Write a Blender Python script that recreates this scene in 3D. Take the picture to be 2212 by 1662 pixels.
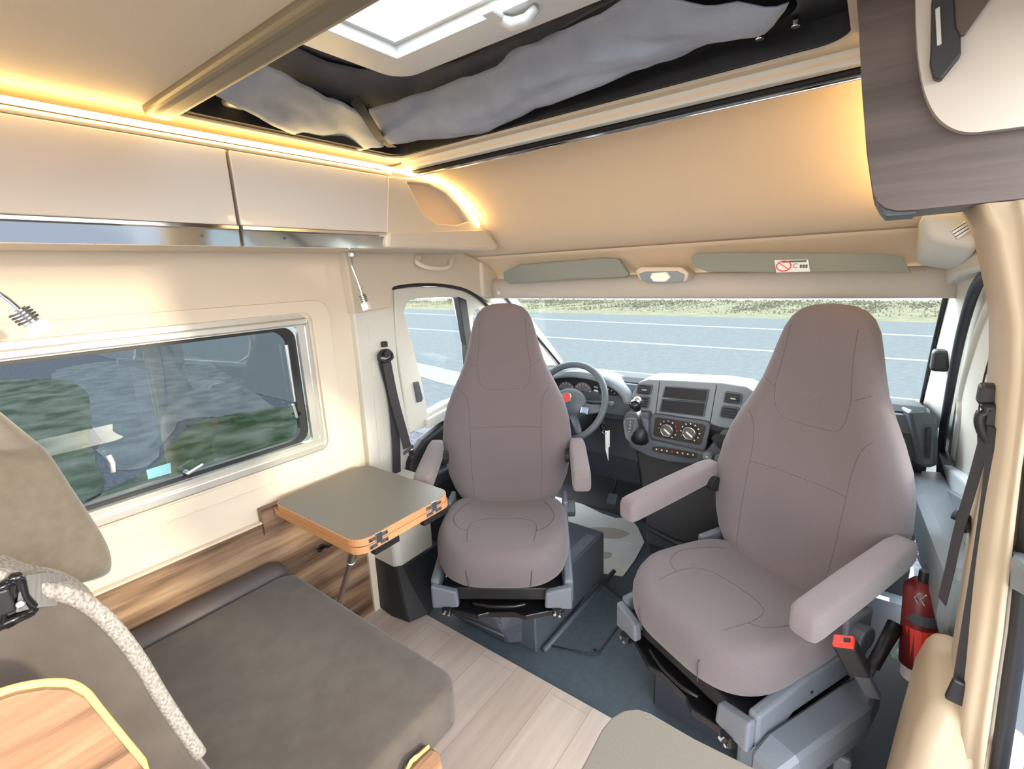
import bpy, bmesh, math, random
from math import sin, cos, pi, radians as R
from mathutils import Vector, Matrix
from mathutils.geometry import tessellate_polygon
random.seed(4)
for o in list(bpy.data.objects): bpy.data.objects.remove(o)
SC = bpy.context.scene
COL = SC.collection

# ---------------------------------------------------------------- camera
FPX = 1032.0
AX = Vector((0.80160365, 0.10604429, -0.5883759))      # world X in camera coords (right, down, forward)
AY = Vector((0.59653065, -0.20735826, 0.77534104))
AZ = Vector((-0.03978411, -0.97250047, -0.22947781))
CAM = Vector((0.0, 0.0, 1.5))
cd = bpy.data.cameras.new('camera'); cam = bpy.data.objects.new('camera', cd); COL.objects.link(cam)
cd.sensor_fit = 'HORIZONTAL'; cd.sensor_width = 36.0; cd.lens = 36.0 * FPX / 2212.0
cd.clip_start = 0.02; cd.clip_end = 400
right = Vector((AX[0], AY[0], AZ[0])); down = Vector((AX[1], AY[1], AZ[1])); fwd = Vector((AX[2], AY[2], AZ[2]))
m = Matrix(((right[0], -down[0], -fwd[0], CAM[0]), (right[1], -down[1], -fwd[1], CAM[1]), (right[2], -down[2], -fwd[2], CAM[2]), (0, 0, 0, 1)))
cam.matrix_world = m
SC.camera = cam

def dirpx(u, v):
    c = Vector((u - 1106.0, v - 831.0, FPX))
    return Vector((AX.dot(c), AY.dot(c), AZ.dot(c)))
def P(u, v, ax, val):
    """point of the plane axis=val seen at this place of the photograph"""
    d = dirpx(u, v); i = 'xyz'.index(ax); t = (val - CAM[i]) / d[i]
    return CAM + d * t
def PN(u, v, p, n):
    d = dirpx(u, v); n = Vector(n); t = (Vector(p) - CAM).dot(n) / d.dot(n)
    return CAM + d * t

# ---------------------------------------------------------------- world, sun, exposure
W = bpy.data.worlds.new('world'); SC.world = W; W.use_nodes = True
nt = W.node_tree; nt.nodes.clear()
wo = nt.nodes.new('ShaderNodeOutputWorld'); bg = nt.nodes.new('ShaderNodeBackground')
tc = nt.nodes.new('ShaderNodeTexCoord'); sx = nt.nodes.new('ShaderNodeSeparateXYZ'); cr = nt.nodes.new('ShaderNodeValToRGB')
nt.links.new(tc.outputs['Generated'], sx.inputs[0]); nt.links.new(sx.outputs['Z'], cr.inputs[0])
cr.color_ramp.elements[0].position = 0.0; cr.color_ramp.elements[0].color = (1.0, 0.985, 0.96, 1)
cr.color_ramp.elements[1].position = 0.6; cr.color_ramp.elements[1].color = (0.80, 0.89, 1.0, 1)
nt.links.new(cr.outputs[0], bg.inputs[0]); bg.inputs[1].default_value = 2.6
nt.links.new(bg.outputs[0], wo.inputs[0])
sd = bpy.data.lights.new('sun', 'SUN'); sun = bpy.data.objects.new('sun', sd); COL.objects.link(sun)
sd.energy = 0.95; sd.angle = R(3.5); sd.color = (1.0, 0.86, 0.62)
sun.rotation_euler = Vector((-1.0, -0.24, -0.14)).to_track_quat('-Z', 'Y').to_euler()
SC.view_settings.view_transform = 'Standard'; SC.view_settings.look = 'None'
SC.view_settings.gamma = 1; SC.view_settings.use_curve_mapping = False
SC.view_settings.exposure = 1.78

# ---------------------------------------------------------------- materials
M = {}
def mat(name, col, rough=0.5, metal=0.0, noise=None, bump=0.0, bscale=200, col2=None, spec=0.5, sheen=0.0, emit=None, estr=0.0, coat=0.0):
    m = bpy.data.materials.new(name); m.use_nodes = True; t = m.node_tree; b = t.nodes['Principled BSDF']
    b.inputs['Base Color'].default_value = (*col, 1); b.inputs['Roughness'].default_value = rough
    b.inputs['Metallic'].default_value = metal; b.inputs['Specular IOR Level'].default_value = spec
    b.inputs['Coat Weight'].default_value = coat
    if sheen: b.inputs['Sheen Weight'].default_value = sheen; b.inputs['Sheen Roughness'].default_value = 0.5
    if emit: b.inputs['Emission Color'].default_value = (*emit, 1); b.inputs['Emission Strength'].default_value = estr
    co = t.nodes.new('ShaderNodeTexCoord')
    if noise:
        n = t.nodes.new('ShaderNodeTexNoise'); n.inputs['Scale'].default_value = noise; n.inputs['Detail'].default_value = 4
        r = t.nodes.new('ShaderNodeValToRGB'); r.color_ramp.elements[0].position = 0.35; r.color_ramp.elements[1].position = 0.65
        c2 = col2 or tuple(min(1, c * 1.15) for c in col)
        r.color_ramp.elements[0].color = (*col, 1); r.color_ramp.elements[1].color = (*c2, 1)
        t.links.new(co.outputs['Object'], n.inputs['Vector']); t.links.new(n.outputs['Fac'], r.inputs[0]); t.links.new(r.outputs[0], b.inputs['Base Color'])
    if bump:
        n2 = t.nodes.new('ShaderNodeTexNoise'); n2.inputs['Scale'].default_value = bscale; n2.inputs['Detail'].default_value = 3
        bp = t.nodes.new('ShaderNodeBump'); bp.inputs['Strength'].default_value = bump; bp.inputs['Distance'].default_value = 0.001
        t.links.new(co.outputs['Object'], n2.inputs['Vector']); t.links.new(n2.outputs['Fac'], bp.inputs['Height']); t.links.new(bp.outputs[0], b.inputs['Normal'])
    M[name] = m; return m
def wood(name, cols, axis='y', scale=1.0, rough=0.45):
    m = bpy.data.materials.new(name); m.use_nodes = True; t = m.node_tree; b = t.nodes['Principled BSDF']
    b.inputs['Roughness'].default_value = rough
    co = t.nodes.new('ShaderNodeTexCoord'); mp = t.nodes.new('ShaderNodeMapping')
    s = {'x': (0.9, 14, 14), 'y': (14, 0.9, 14), 'z': (14, 14, 0.9)}[axis]
    mp.inputs['Scale'].default_value = tuple(k * scale for k in s)
    n = t.nodes.new('ShaderNodeTexNoise'); n.inputs['Scale'].default_value = 1.0; n.inputs['Detail'].default_value = 5; n.inputs['Distortion'].default_value = 0.6
    n2 = t.nodes.new('ShaderNodeTexNoise'); n2.inputs['Scale'].default_value = 7.0; n2.inputs['Detail'].default_value = 3
    mx = t.nodes.new('ShaderNodeMath'); mx.operation = 'MULTIPLY_ADD'; mx.inputs[1].default_value = 0.3
    r = t.nodes.new('ShaderNodeValToRGB'); e = r.color_ramp.elements
    e[0].position = 0.42; e[0].color = (*cols[0], 1); e[1].position = 0.85; e[1].color = (*cols[2], 1)
    k = e.new(0.62); k.color = (*cols[1], 1)
    t.links.new(co.outputs['Object'], mp.inputs[0]); t.links.new(mp.outputs[0], n.inputs['Vector']); t.links.new(mp.outputs[0], n2.inputs['Vector'])
    t.links.new(n2.outputs['Fac'], mx.inputs[0]); t.links.new(n.outputs['Fac'], mx.inputs[2])
    t.links.new(mx.outputs[0], r.inputs[0]); t.links.new(r.outputs[0], b.inputs['Base Color'])
    M[name] = m; return m
def planks(name, c1, c2, w=0.16, L=1.2):
    """vinyl planks lying along Y"""
    m = bpy.data.materials.new(name); m.use_nodes = True; t = m.node_tree; b = t.nodes['Principled BSDF']; b.inputs['Roughness'].default_value = 0.5
    co = t.nodes.new('ShaderNodeTexCoord'); mp = t.nodes.new('ShaderNodeMapping'); mp.inputs['Rotation'].default_value = (0, 0, R(90))
    br = t.nodes.new('ShaderNodeTexBrick'); br.inputs['Scale'].default_value = 1.0; br.inputs['Brick Width'].default_value = L; br.inputs['Row Height'].default_value = w
    br.inputs['Mortar Size'].default_value = 0.0012; br.inputs['Color1'].default_value = (*c1, 1); br.inputs['Color2'].default_value = (*c2, 1)
    br.inputs['Mortar'].default_value = (*[x * 0.7 for x in c1], 1)
    m2 = t.nodes.new('ShaderNodeMapping'); m2.inputs['Scale'].default_value = (22, 1.5, 1)
    n = t.nodes.new('ShaderNodeTexNoise'); n.inputs['Scale'].default_value = 1.5; n.inputs['Detail'].default_value = 5
    mi = t.nodes.new('ShaderNodeMixRGB'); mi.blend_type = 'MULTIPLY'; mi.inputs[0].default_value = 0.55
    r = t.nodes.new('ShaderNodeValToRGB'); r.color_ramp.elements[0].position = 0.3; r.color_ramp.elements[0].color = (0.72, 0.68, 0.64, 1); r.color_ramp.elements[1].position = 0.7
    t.links.new(co.outputs['Object'], mp.inputs[0]); t.links.new(mp.outputs[0], br.inputs['Vector'])
    t.links.new(co.outputs['Object'], m2.inputs[0]); t.links.new(m2.outputs[0], n.inputs['Vector']); t.links.new(n.outputs['Fac'], r.inputs[0])
    t.links.new(br.outputs['Color'], mi.inputs[1]); t.links.new(r.outputs[0], mi.inputs[2]); t.links.new(mi.outputs[0], b.inputs['Base Color'])
    M[name] = m
def glass(name, tint, refl=0.1, rough=0.0):
    m = bpy.data.materials.new(name); m.use_nodes = True; t = m.node_tree; t.nodes.clear()
    o = t.nodes.new('ShaderNodeOutputMaterial'); tr = t.nodes.new('ShaderNodeBsdfTransparent'); g = t.nodes.new('ShaderNodeBsdfGlossy')
    mx = t.nodes.new('ShaderNodeMixShader'); tr.inputs[0].default_value = (*tint, 1); g.inputs['Roughness'].default_value = rough
    mx.inputs[0].default_value = refl; t.links.new(tr.outputs[0], mx.inputs[1]); t.links.new(g.outputs[0], mx.inputs[2]); t.links.new(mx.outputs[0], o.inputs[0])
    M[name] = m
mat('beige', (0.72, 0.62, 0.49), 0.55, bump=0.15, bscale=500)
mat('beige_trim', (0.60, 0.52, 0.41), 0.5, bump=0.1, bscale=500)
mat('pale_trim', (0.62, 0.60, 0.53), 0.5)
mat('headliner', (0.72, 0.55, 0.37), 0.8, bump=0.4, bscale=700)
mat('ceiling', (0.55, 0.47, 0.36), 0.75, bump=0.4, bscale=700)
mat('bar', (0.13, 0.105, 0.065), 0.4)
mat('cab_front', (0.64, 0.58, 0.52), 0.22, coat=0.4)
mat('chrome', (0.75, 0.78, 0.80), 0.08, 1.0)
mat('brushed', (0.55, 0.56, 0.57), 0.3, 1.0)
mat('alu', (0.62, 0.60, 0.55), 0.32, 0.6)
mat('black', (0.012, 0.012, 0.014), 0.45)
mat('black_gloss', (0.01, 0.01, 0.011), 0.15)
mat('card', (0.018, 0.019, 0.022), 0.55, bump=0.3, bscale=600)
mat('dash', (0.085, 0.100, 0.118), 0.5, bump=0.3, bscale=600)
mat('dash_light', (0.21, 0.245, 0.27), 0.45, bump=0.2, bscale=500)
mat('dash_top', (0.042, 0.049, 0.052), 0.7, spec=0.15, bump=0.3, bscale=600)
mat('flap', (0.46, 0.41, 0.35), 0.35)
mat('beige_pillar', (0.50, 0.40, 0.28), 0.55)
mat('dash_dark', (0.025, 0.03, 0.04), 0.55, bump=0.3, bscale=600)
mat('rubber', (0.075, 0.098, 0.115), 0.5, noise=40, col2=(0.09, 0.115, 0.135), bump=0.3, bscale=400)
mat('grey_plastic', (0.15, 0.165, 0.19), 0.45)
mat('grey_dark', (0.07, 0.08, 0.095), 0.5)
mat('visor', (0.23, 0.24, 0.21), 0.8, bump=0.3, bscale=500)
mat('blind', (0.50, 0.44, 0.37), 0.7)
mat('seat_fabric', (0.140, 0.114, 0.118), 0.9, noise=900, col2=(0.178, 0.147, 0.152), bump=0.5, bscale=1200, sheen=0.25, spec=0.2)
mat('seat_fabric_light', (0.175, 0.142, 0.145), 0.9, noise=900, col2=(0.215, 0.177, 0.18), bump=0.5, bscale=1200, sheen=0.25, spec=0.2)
mat('seam', (0.095, 0.078, 0.08), 0.9)
mat('bench_fabric', (0.096, 0.078, 0.066), 0.95, noise=18, col2=(0.116, 0.096, 0.082), bump=0.4, bscale=500, sheen=0.3, spec=0.15)
mat('bench_leather', (0.105, 0.088, 0.084), 0.65, bump=0.2, bscale=300)
mat('head_fabric', (0.125, 0.104, 0.080), 0.95, noise=60, col2=(0.145, 0.122, 0.095), bump=0.4, bscale=500, sheen=0.3, spec=0.15)
mat('webbing', (0.035, 0.033, 0.036), 0.7, bump=0.4, bscale=800)
mat('webbing_grey', (0.15, 0.145, 0.14), 0.7, bump=0.4, bscale=800)
mat('piping', (0.20, 0.175, 0.15), 0.85, noise=220, col2=(0.42, 0.39, 0.36), bump=1.0, bscale=300)
mat('table_top', (0.155, 0.140, 0.115), 0.42, noise=300, col2=(0.175, 0.158, 0.13))
mat('edge_orange', (0.62, 0.28, 0.12), 0.5, noise=6, col2=(0.66, 0.32, 0.14))
mat('edge_yellow', (0.75, 0.50, 0.18), 0.5)
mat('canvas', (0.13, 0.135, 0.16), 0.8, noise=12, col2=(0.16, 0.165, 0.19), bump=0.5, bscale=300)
mat('canvas_light', (0.27, 0.30, 0.36), 0.8, noise=12, col2=(0.32, 0.35, 0.41), bump=0.5, bscale=300)
mat('roof_liner', (0.20, 0.20, 0.215), 0.9, noise=30, col2=(0.23, 0.23, 0.245))
mat('white_plastic', (0.72, 0.72, 0.70), 0.4)
mat('red', (0.8, 0.05, 0.03), 0.4)
mat('red_dark', (0.16, 0.015, 0.018), 0.4)
mat('white', (0.85, 0.85, 0.83), 0.6)
mat('paper', (0.72, 0.72, 0.68), 0.8, noise=3, col2=(0.60, 0.60, 0.55))
mat('stain', (0.42, 0.38, 0.30), 0.8)
mat('knob_face', (0.10, 0.095, 0.085), 0.4)
mat('hvac', (0.045, 0.035, 0.028), 0.3)
mat('latch', (0.09, 0.065, 0.05), 0.3)
mat('asphalt', (0.080, 0.086, 0.086), 0.95, noise=8, col2=(0.095, 0.10, 0.10), bump=0.5, bscale=60, spec=0.0)
mat('asphalt_dark', (0.050, 0.052, 0.06), 0.95, noise=25, col2=(0.09, 0.092, 0.10), bump=0.5, bscale=60, spec=0.0)
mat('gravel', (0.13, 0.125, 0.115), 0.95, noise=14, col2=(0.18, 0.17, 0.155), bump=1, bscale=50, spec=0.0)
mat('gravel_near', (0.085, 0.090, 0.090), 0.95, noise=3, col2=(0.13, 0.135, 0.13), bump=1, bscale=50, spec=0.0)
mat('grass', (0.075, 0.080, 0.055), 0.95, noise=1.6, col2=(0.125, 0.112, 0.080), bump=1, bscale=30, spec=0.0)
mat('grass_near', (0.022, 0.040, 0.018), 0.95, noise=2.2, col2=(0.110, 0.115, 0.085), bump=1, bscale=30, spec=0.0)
mat('straw', (0.14, 0.122, 0.085), 0.95, noise=2.0, col2=(0.10, 0.105, 0.065), spec=0.0)
mat('line_white', (0.20, 0.205, 0.21), 0.8, spec=0.0)
mat('lens_clear', (0.9, 0.88, 0.78), 0.15, spec=0.6)
mat('led', (1, 0.8, 0.5), 0.5, emit=(1.0, 0.68, 0.25), estr=8.0)
mat('lamp_red', (0.5, 0.02, 0.03), 0.4, emit=(1.0, 0.05, 0.08), estr=1.2)
mat('dial', (0.16, 0.14, 0.15), 0.5)
mat('blue_mark', (0.25, 0.35, 0.6), 0.5)
mat('film', (0.5, 0.62, 0.63), 0.15, spec=0.6)
mat('sticker_blue', (0.25, 0.55, 0.66), 0.5)
mat('outer_white', (0.75, 0.78, 0.8), 0.3)
wood('wood_wall', ((0.05, 0.028, 0.017), (0.22, 0.13, 0.075), (0.42, 0.28, 0.17)), 'y')
wood('wood_panel', ((0.07, 0.038, 0.022), (0.26, 0.14, 0.075), (0.38, 0.23, 0.13)), 'y', 1.6)
wood('wood_dark', ((0.030, 0.019, 0.017), (0.065, 0.044, 0.038), (0.10, 0.07, 0.062)), 'x', 1.2)
planks('vinyl', (0.64, 0.53, 0.45), (0.72, 0.61, 0.53))
glass('glass_clear', (0.95, 0.98, 0.98), 0.04)
glass('glass_tint', (0.50, 0.54, 0.55), 0.10)
mat('skylight', (0.9, 0.93, 0.97), 0.4)

# ---------------------------------------------------------------- mesh helpers
def fin(bm, name, m, parent=None, smooth=False, bevel=0, seg=2):
    bmesh.ops.recalc_face_normals(bm, faces=bm.faces)
    me = bpy.data.meshes.new(name); bm.to_mesh(me); bm.free()
    o = bpy.data.objects.new(name, me); COL.objects.link(o); me.materials.append(M[m])
    if smooth:
        for p in me.polygons: p.use_smooth = True
    if bevel:
        b = o.modifiers.new('bevel', 'BEVEL'); b.width = bevel; b.segments = seg; b.limit_method = 'ANGLE'; b.angle_limit = R(35)
    if parent is not None: put(o, parent)
    return o
def put(o, parent):
    o.parent = parent
    if not LOCAL[0] and parent.type == 'EMPTY': o.matrix_parent_inverse = parent.matrix_basis.inverted()
LOCAL = [False]     # True while a thing is being built in its own local frame
def tag(o, label=None, cat=None, group=None, kind=None):
    if label: o['label'] = label
    if cat: o['category'] = cat
    if group: o['group'] = group
    if kind: o['kind'] = kind
    return o
def thing(name, label, cat, loc=(0, 0, 0), rz=0, group=None):
    e = bpy.data.objects.new(name, None); COL.objects.link(e); e.empty_display_size = 0.05
    e.matrix_basis = Matrix.Translation(loc) @ Matrix.Rotation(rz, 4, 'Z')
    return tag(e, label, cat, group)
def st(o, label=None):
    o['kind'] = 'structure'
    if label: o['label'] = label
    return o
def bxm(bm, c, s, rot=None):
    r = bmesh.ops.create_cube(bm, size=1.0)
    mt = Matrix.Translation(c) @ (rot.to_4x4() if rot else Matrix()) @ Matrix.Diagonal((*s, 1))
    bmesh.ops.transform(bm, matrix=mt, verts=r['verts']); return r['verts']
def box(name, a, b, m, parent=None, bevel=0.003, seg=2):
    a = Vector(a); b = Vector(b); bm = bmesh.new(); bxm(bm, (a + b) / 2, (abs(b[0]-a[0]), abs(b[1]-a[1]), abs(b[2]-a[2])))
    return fin(bm, name, m, parent, False, bevel, seg)
def rbox(name, c, s, rot, m, parent=None, bevel=0.003, seg=2):
    bm = bmesh.new(); bxm(bm, Vector(c), s, rot); return fin(bm, name, m, parent, False, bevel, seg)
def mp2(ax, p, d):
    return Vector({'x': (d, p[0], p[1]), 'y': (p[0], d, p[1]), 'z': (p[0], p[1], d)}[ax])
def prism_bm(bm, ax, outline, d0, d1, holes=()):
    loops = [list(outline)] + [list(h) for h in holes]
    flat = [p for l in loops for p in l]
    tris = tessellate_polygon([[Vector((p[0], p[1], 0)) for p in l] for l in loops])
    v0 = [bm.verts.new(mp2(ax, p, d0)) for p in flat]; v1 = [bm.verts.new(mp2(ax, p, d1)) for p in flat]
    for t in tris:
        try: bm.faces.new([v0[i] for i in t]); bm.faces.new([v1[i] for i in reversed(t)])
        except ValueError: pass
    k = 0
    for l in loops:
        n = len(l)
        for i in range(n):
            a, b = k + i, k + (i + 1) % n
            bm.faces.new((v0[a], v0[b], v1[b], v1[a]))
        k += n
def prism(name, ax, outline, d0, d1, m, parent=None, holes=(), bevel=0.002, seg=2):
    bm = bmesh.new(); prism_bm(bm, ax, outline, d0, d1, holes)
    bmesh.ops.dissolve_limit(bm, angle_limit=R(0.5), verts=bm.verts, edges=bm.edges)
    return fin(bm, name, m, parent, False, bevel, seg)
def rrect(a0, b0, a1, b1, r, n=6):
    pts = []
    for (cx, cy, s) in ((a1 - r, b1 - r, 0), (a0 + r, b1 - r, 90), (a0 + r, b0 + r, 180), (a1 - r, b0 + r, 270)):
        for i in range(n + 1):
            t = R(s + 90.0 * i / n); pts.append((cx + r * cos(t), cy + r * sin(t)))
    return pts
def pl(ax, val, pxs):
    """outline on a real plane from places in the photograph"""
    k = [i for i in range(3) if i != 'xyz'.index(ax)]
    return [tuple(P(u, v, ax, val)[i] for i in k) for u, v in pxs]
def smoothpts(pts, n=6, closed=False):
    pts = [Vector(p) for p in pts]; out = []; N = len(pts)
    rng = range(N if closed else N - 1)
    for i in rng:
        p1, p2 = pts[i], pts[(i + 1) % N]
        p0 = pts[i - 1] if (i > 0 or closed) else p1
        p3 = pts[(i + 2) % N] if (i + 2 < N or closed) else p2
        for k in range(n):
            t = k / n
            out.append(0.5 * ((2 * p1) + (-p0 + p2) * t + (2 * p0 - 5 * p1 + 4 * p2 - p3) * t * t + (-p0 + 3 * p1 - 3 * p2 + p3) * t ** 3))
    if not closed: out.append(pts[-1])
    return out
def tube_bm(bm, pts, r, seg=10, closed=False, flat=None, up=None):
    pts = [Vector(p) for p in pts]; N = len(pts); rings = []
    for i, p in enumerate(pts):
        a = pts[i - 1] if (i > 0 or closed) else p; b = pts[(i + 1) % N] if (i < N - 1 or closed) else p
        t = (b - a).normalized()
        u = Vector(up) if up else (Vector((0, 0, 1)) if abs(t.z) < 0.95 else Vector((1, 0, 0)))
        s = t.cross(u).normalized(); w = s.cross(t).normalized()
        rr = r[i] if isinstance(r, (list, tuple)) else r
        ra, rb = (rr, rr * flat) if flat else (rr, rr)
        rings.append([bm.verts.new(p + s * ra * cos(2 * pi * k / seg) + w * rb * sin(2 * pi * k / seg)) for k in range(seg)])
    for i in range(N if closed else N - 1):
        A, B = rings[i], rings[(i + 1) % N]
        for k in range(seg): bm.faces.new((A[k], A[(k + 1) % seg], B[(k + 1) % seg], B[k]))
    if not closed:
        bm.faces.new(list(reversed(rings[0]))); bm.faces.new(rings[-1])
def tube(name, pts, r, m, parent=None, seg=10, closed=False, flat=None, up=None):
    bm = bmesh.new(); tube_bm(bm, pts, r, seg, closed, flat, up); return fin(bm, name, m, parent, True)
def cyl(name, a, b, r, m, parent=None, seg=20, r2=None, bevel=0.0015):
    a = Vector(a); b = Vector(b); bm = bmesh.new(); d = b - a
    bmesh.ops.create_cone(bm, cap_ends=True, segments=seg, radius1=r, radius2=r if r2 is None else r2, depth=d.length)
    bmesh.ops.transform(bm, matrix=Matrix.Translation((a + b) / 2) @ d.to_track_quat('Z', 'Y').to_matrix().to_4x4(), verts=bm.verts)
    return fin(bm, name, m, parent, False, bevel)
def strap(name, pts, w, th, wdir, m, parent=None):
    """a flat band of width w along pts, wdir is its width direction"""
    bm = bmesh.new(); pts = [Vector(p) for p in pts]; rows = []
    for i, p in enumerate(pts):
        t = (pts[min(i + 1, len(pts) - 1)] - pts[max(i - 1, 0)]).normalized()
        s = Vector(wdir); s = (s - t * s.dot(t)).normalized(); n = t.cross(s).normalized()
        rows.append([bm.verts.new(p + s * a * w / 2 + n * b * th / 2) for a, b in ((-1, -1), (1, -1), (1, 1), (-1, 1))])
    for A, B in zip(rows, rows[1:]):
        for k in range(4): bm.faces.new((A[k], A[(k + 1) % 4], B[(k + 1) % 4], B[k]))
    bm.faces.new(rows[0]); bm.faces.new(rows[-1])
    return fin(bm, name, m, parent, False, min(th * 0.4, 0.0015))
def loft(name, rings, m, parent=None, cap=True, smooth=True, closed=True):
    bm = bmesh.new(); V = [[bm.verts.new(p) for p in r] for r in rings]
    for A, B in zip(V, V[1:]):
        n = len(A)
        for k in range(n if closed else n - 1): bm.faces.new((A[k], A[(k + 1) % n], B[(k + 1) % n], B[k]))
    if cap and closed: bm.faces.new(list(reversed(V[0]))); bm.faces.new(V[-1])
    return fin(bm, name, m, parent, smooth)
def sheet(name, rows, m, parent=None, th=0.01, smooth=True):
    """surface from rows of points, given a real thickness"""
    bm = bmesh.new(); V = [[bm.verts.new(p) for p in r] for r in rows]
    for A, B in zip(V, V[1:]):
        for k in range(len(A) - 1): bm.faces.new((A[k], A[k + 1], B[k + 1], B[k]))
    o = fin(bm, name, m, parent, smooth)
    s = o.modifiers.new('solid', 'SOLIDIFY'); s.thickness = th; s.offset = 0
    return o
def text(name, s, size, loc, rot, m, parent=None, ext=0.0004):
    cu = bpy.data.curves.new(name, 'FONT'); cu.body = s; cu.size = size; cu.extrude = ext; cu.align_x = 'CENTER'; cu.align_y = 'CENTER'
    t = bpy.data.objects.new(name, cu); COL.objects.link(t)
    dg = bpy.context.evaluated_depsgraph_get(); me = bpy.data.meshes.new_from_object(t.evaluated_get(dg))
    bpy.data.objects.remove(t)
    me.transform(Matrix.Translation(loc) @ rot.to_4x4()); me.materials.clear(); me.materials.append(M[m])
    o = bpy.data.objects.new(name, me); COL.objects.link(o)
    if parent is not None: put(o, parent)
    return o

# ================================================================ SETTING
XW = -1.72          # left wall
ZC = 1.90           # ceiling
# outside ground
def ground(name, pts, z, m, label=None):
    return st(prism(name, 'z', pts, z - 0.06, z, m, bevel=0), label)
GZ = -0.60
ground('floor', [(-60, 4.2), (60, 4.2), (60, 19.6), (-60, 22.0)], GZ, 'asphalt', 'pale grey asphalt road outside the windscreen')
def slope_line(y0a, y0b, x0, x1, w):   # a line from (x0,y0a) to (x1,y0b)
    return [(x0, y0a), (x1, y0b), (x1, y0b + w), (x0, y0a + w)]
tag(prism('road_line', 'z', slope_line(20.3, 15.6, -40, 12, 0.20), GZ, GZ + 0.006, 'line_white', bevel=0), 'thin white painted edge line along the far side of the road', 'road line', 'painted road lines')
tag(prism('road_line', 'z', slope_line(13.9, 12.0, -40, 20, 0.16), GZ, GZ + 0.006, 'line_white', bevel=0), 'white painted line along the middle of the road, nearer of the two', 'road line', 'painted road lines')
ground('floor', [(-60, -14), (60, -14), (60, 4.2), (-60, 4.2)], GZ - 0.01, 'asphalt_dark', 'dark worn asphalt the van is parked on')
# far verge with grass, an embankment that ends in a ridge
bm = bmesh.new(); rows = []
for j, (dy, dz) in enumerate([(0, 0.0), (0.8, 0.03), (2.5, 0.04), (5.0, 0.0), (7.5, -0.03), (9.5, -0.02), (11.0, -0.4), (16, -3.0)]):
    row = []
    for i in range(121):
        x = -60 + i; y = 20.2 - 0.045 * (x - 0) * 0.9 + dy
        row.append(bm.verts.new((x, y, GZ + dz + (random.uniform(-.05, .05) if j in (2, 3, 4, 5) else 0))))
    rows.append(row)
for A, B in zip(rows, rows[1:]):
    for k in range(120): bm.faces.new((A[k], A[k + 1], B[k + 1], B[k]))
verge = tag(fin(bm, 'grass_verge', 'straw', None, True), 'dry grassy verge beyond the far edge of the road', 'verge', kind='stuff')
bm = bmesh.new()
for i in range(12000):
    x = random.uniform(-34, 8); y = 20.2 - 0.04 * x + random.uniform(1.2, 9.8); h = random.uniform(0.03, 0.13); a = random.uniform(0, pi); w = random.uniform(.03, .10)
    z = GZ - 0.02
    dx, dy = cos(a) * w, sin(a) * w
    bm.faces.new([bm.verts.new((x - dx, y - dy, z)), bm.verts.new((x + dx, y + dy, z)), bm.verts.new((x + dx * .2 + random.uniform(-.05, .05), y, z + h))])
tag(fin(bm, 'grass_tufts', 'grass'), 'green and dry grass tufts growing on the far verge', 'grass', kind='stuff')
# green and gravel patches beside the van, seen through the left window
def patch(name, cx, cy, rx, ry, rot, m, label, cat, z=0.012, seed=0):
    rnd = random.Random(seed); pts = []
    for k in range(40):
        t = 2 * pi * k / 40; q = 1 + rnd.uniform(-.12, .12)
        x, y = rx * q * cos(t), ry * q * sin(t); pts.append((cx + x * cos(rot) - y * sin(rot), cy + x * sin(rot) + y * cos(rot)))
    return tag(prism(name, 'z', pts, GZ - 0.02, GZ + z, m, bevel=0), label, cat, kind='stuff')
def gpatch(name, pxs, m, z, label, cat, seed):
    rnd = random.Random(seed); pts = smoothpts([P(u, v, 'z', GZ) for u, v in pxs], 6, True)
    return tag(prism(name, 'z', [(p.x + rnd.uniform(-.05, .05), p.y + rnd.uniform(-.05, .05)) for p in pts], GZ - 0.03, GZ + z, m, bevel=0), label, cat, kind='stuff')
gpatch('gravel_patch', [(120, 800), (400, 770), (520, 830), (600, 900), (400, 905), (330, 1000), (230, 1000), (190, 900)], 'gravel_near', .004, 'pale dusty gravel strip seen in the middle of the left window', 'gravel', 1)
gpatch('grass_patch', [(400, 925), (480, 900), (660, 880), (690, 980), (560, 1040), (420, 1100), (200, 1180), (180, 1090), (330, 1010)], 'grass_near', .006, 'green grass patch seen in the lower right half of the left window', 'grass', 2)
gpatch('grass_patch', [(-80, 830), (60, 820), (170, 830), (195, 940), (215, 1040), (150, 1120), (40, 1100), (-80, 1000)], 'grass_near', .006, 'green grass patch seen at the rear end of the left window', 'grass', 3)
patch('gravel_patch', -8.2, 7.3, 4.2, 0.42, -0.22, 'gravel', 'broken pale kerb edge seen through the driver door window', 'gravel', 0.012, 4)

# floors
st(prism('floor', 'z', [(-1.74, -2.0), (0.24, -2.0), (0.24, 1.235), (-1.74, 1.235)], -0.04, 0, 'vinyl', bevel=0.001), 'light wood plank vinyl floor of the living area')
cabf = st(prism('floor', 'z', [(-1.72, 1.235), (0.30, 1.235), (0.30, 2.85), (-1.72, 2.85)], -0.06, -0.012, 'rubber', bevel=0.001), 'grey-blue rubber floor of the driving cab')
# left wall: panel with window hole and moulded surround
def zz(y0, y1, z0, z1): return [(y0, z0), (y1, z0), (y1, z1), (y0, z1)]
WIN = (0.155, 0.985, 0.880, 1.338)   # clear hole (y0,y1,z0,z1)
wl = st(prism('wall_left', 'x', zz(-2.0, 1.20, 0.0, 1.90), XW - 0.03, XW, 'beige', bevel=0, holes=[list(reversed(rrect(0.03, 0.84, 1.0, 1.378, 0.05)))]))
st(prism('wall_left', 'x', zz(-2.0, -0.0, 0.64, 1.90), XW - 0.001, XW + 0.002, 'beige', bevel=0), 'rear stretch of the beige left wall') if False else None
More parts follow.
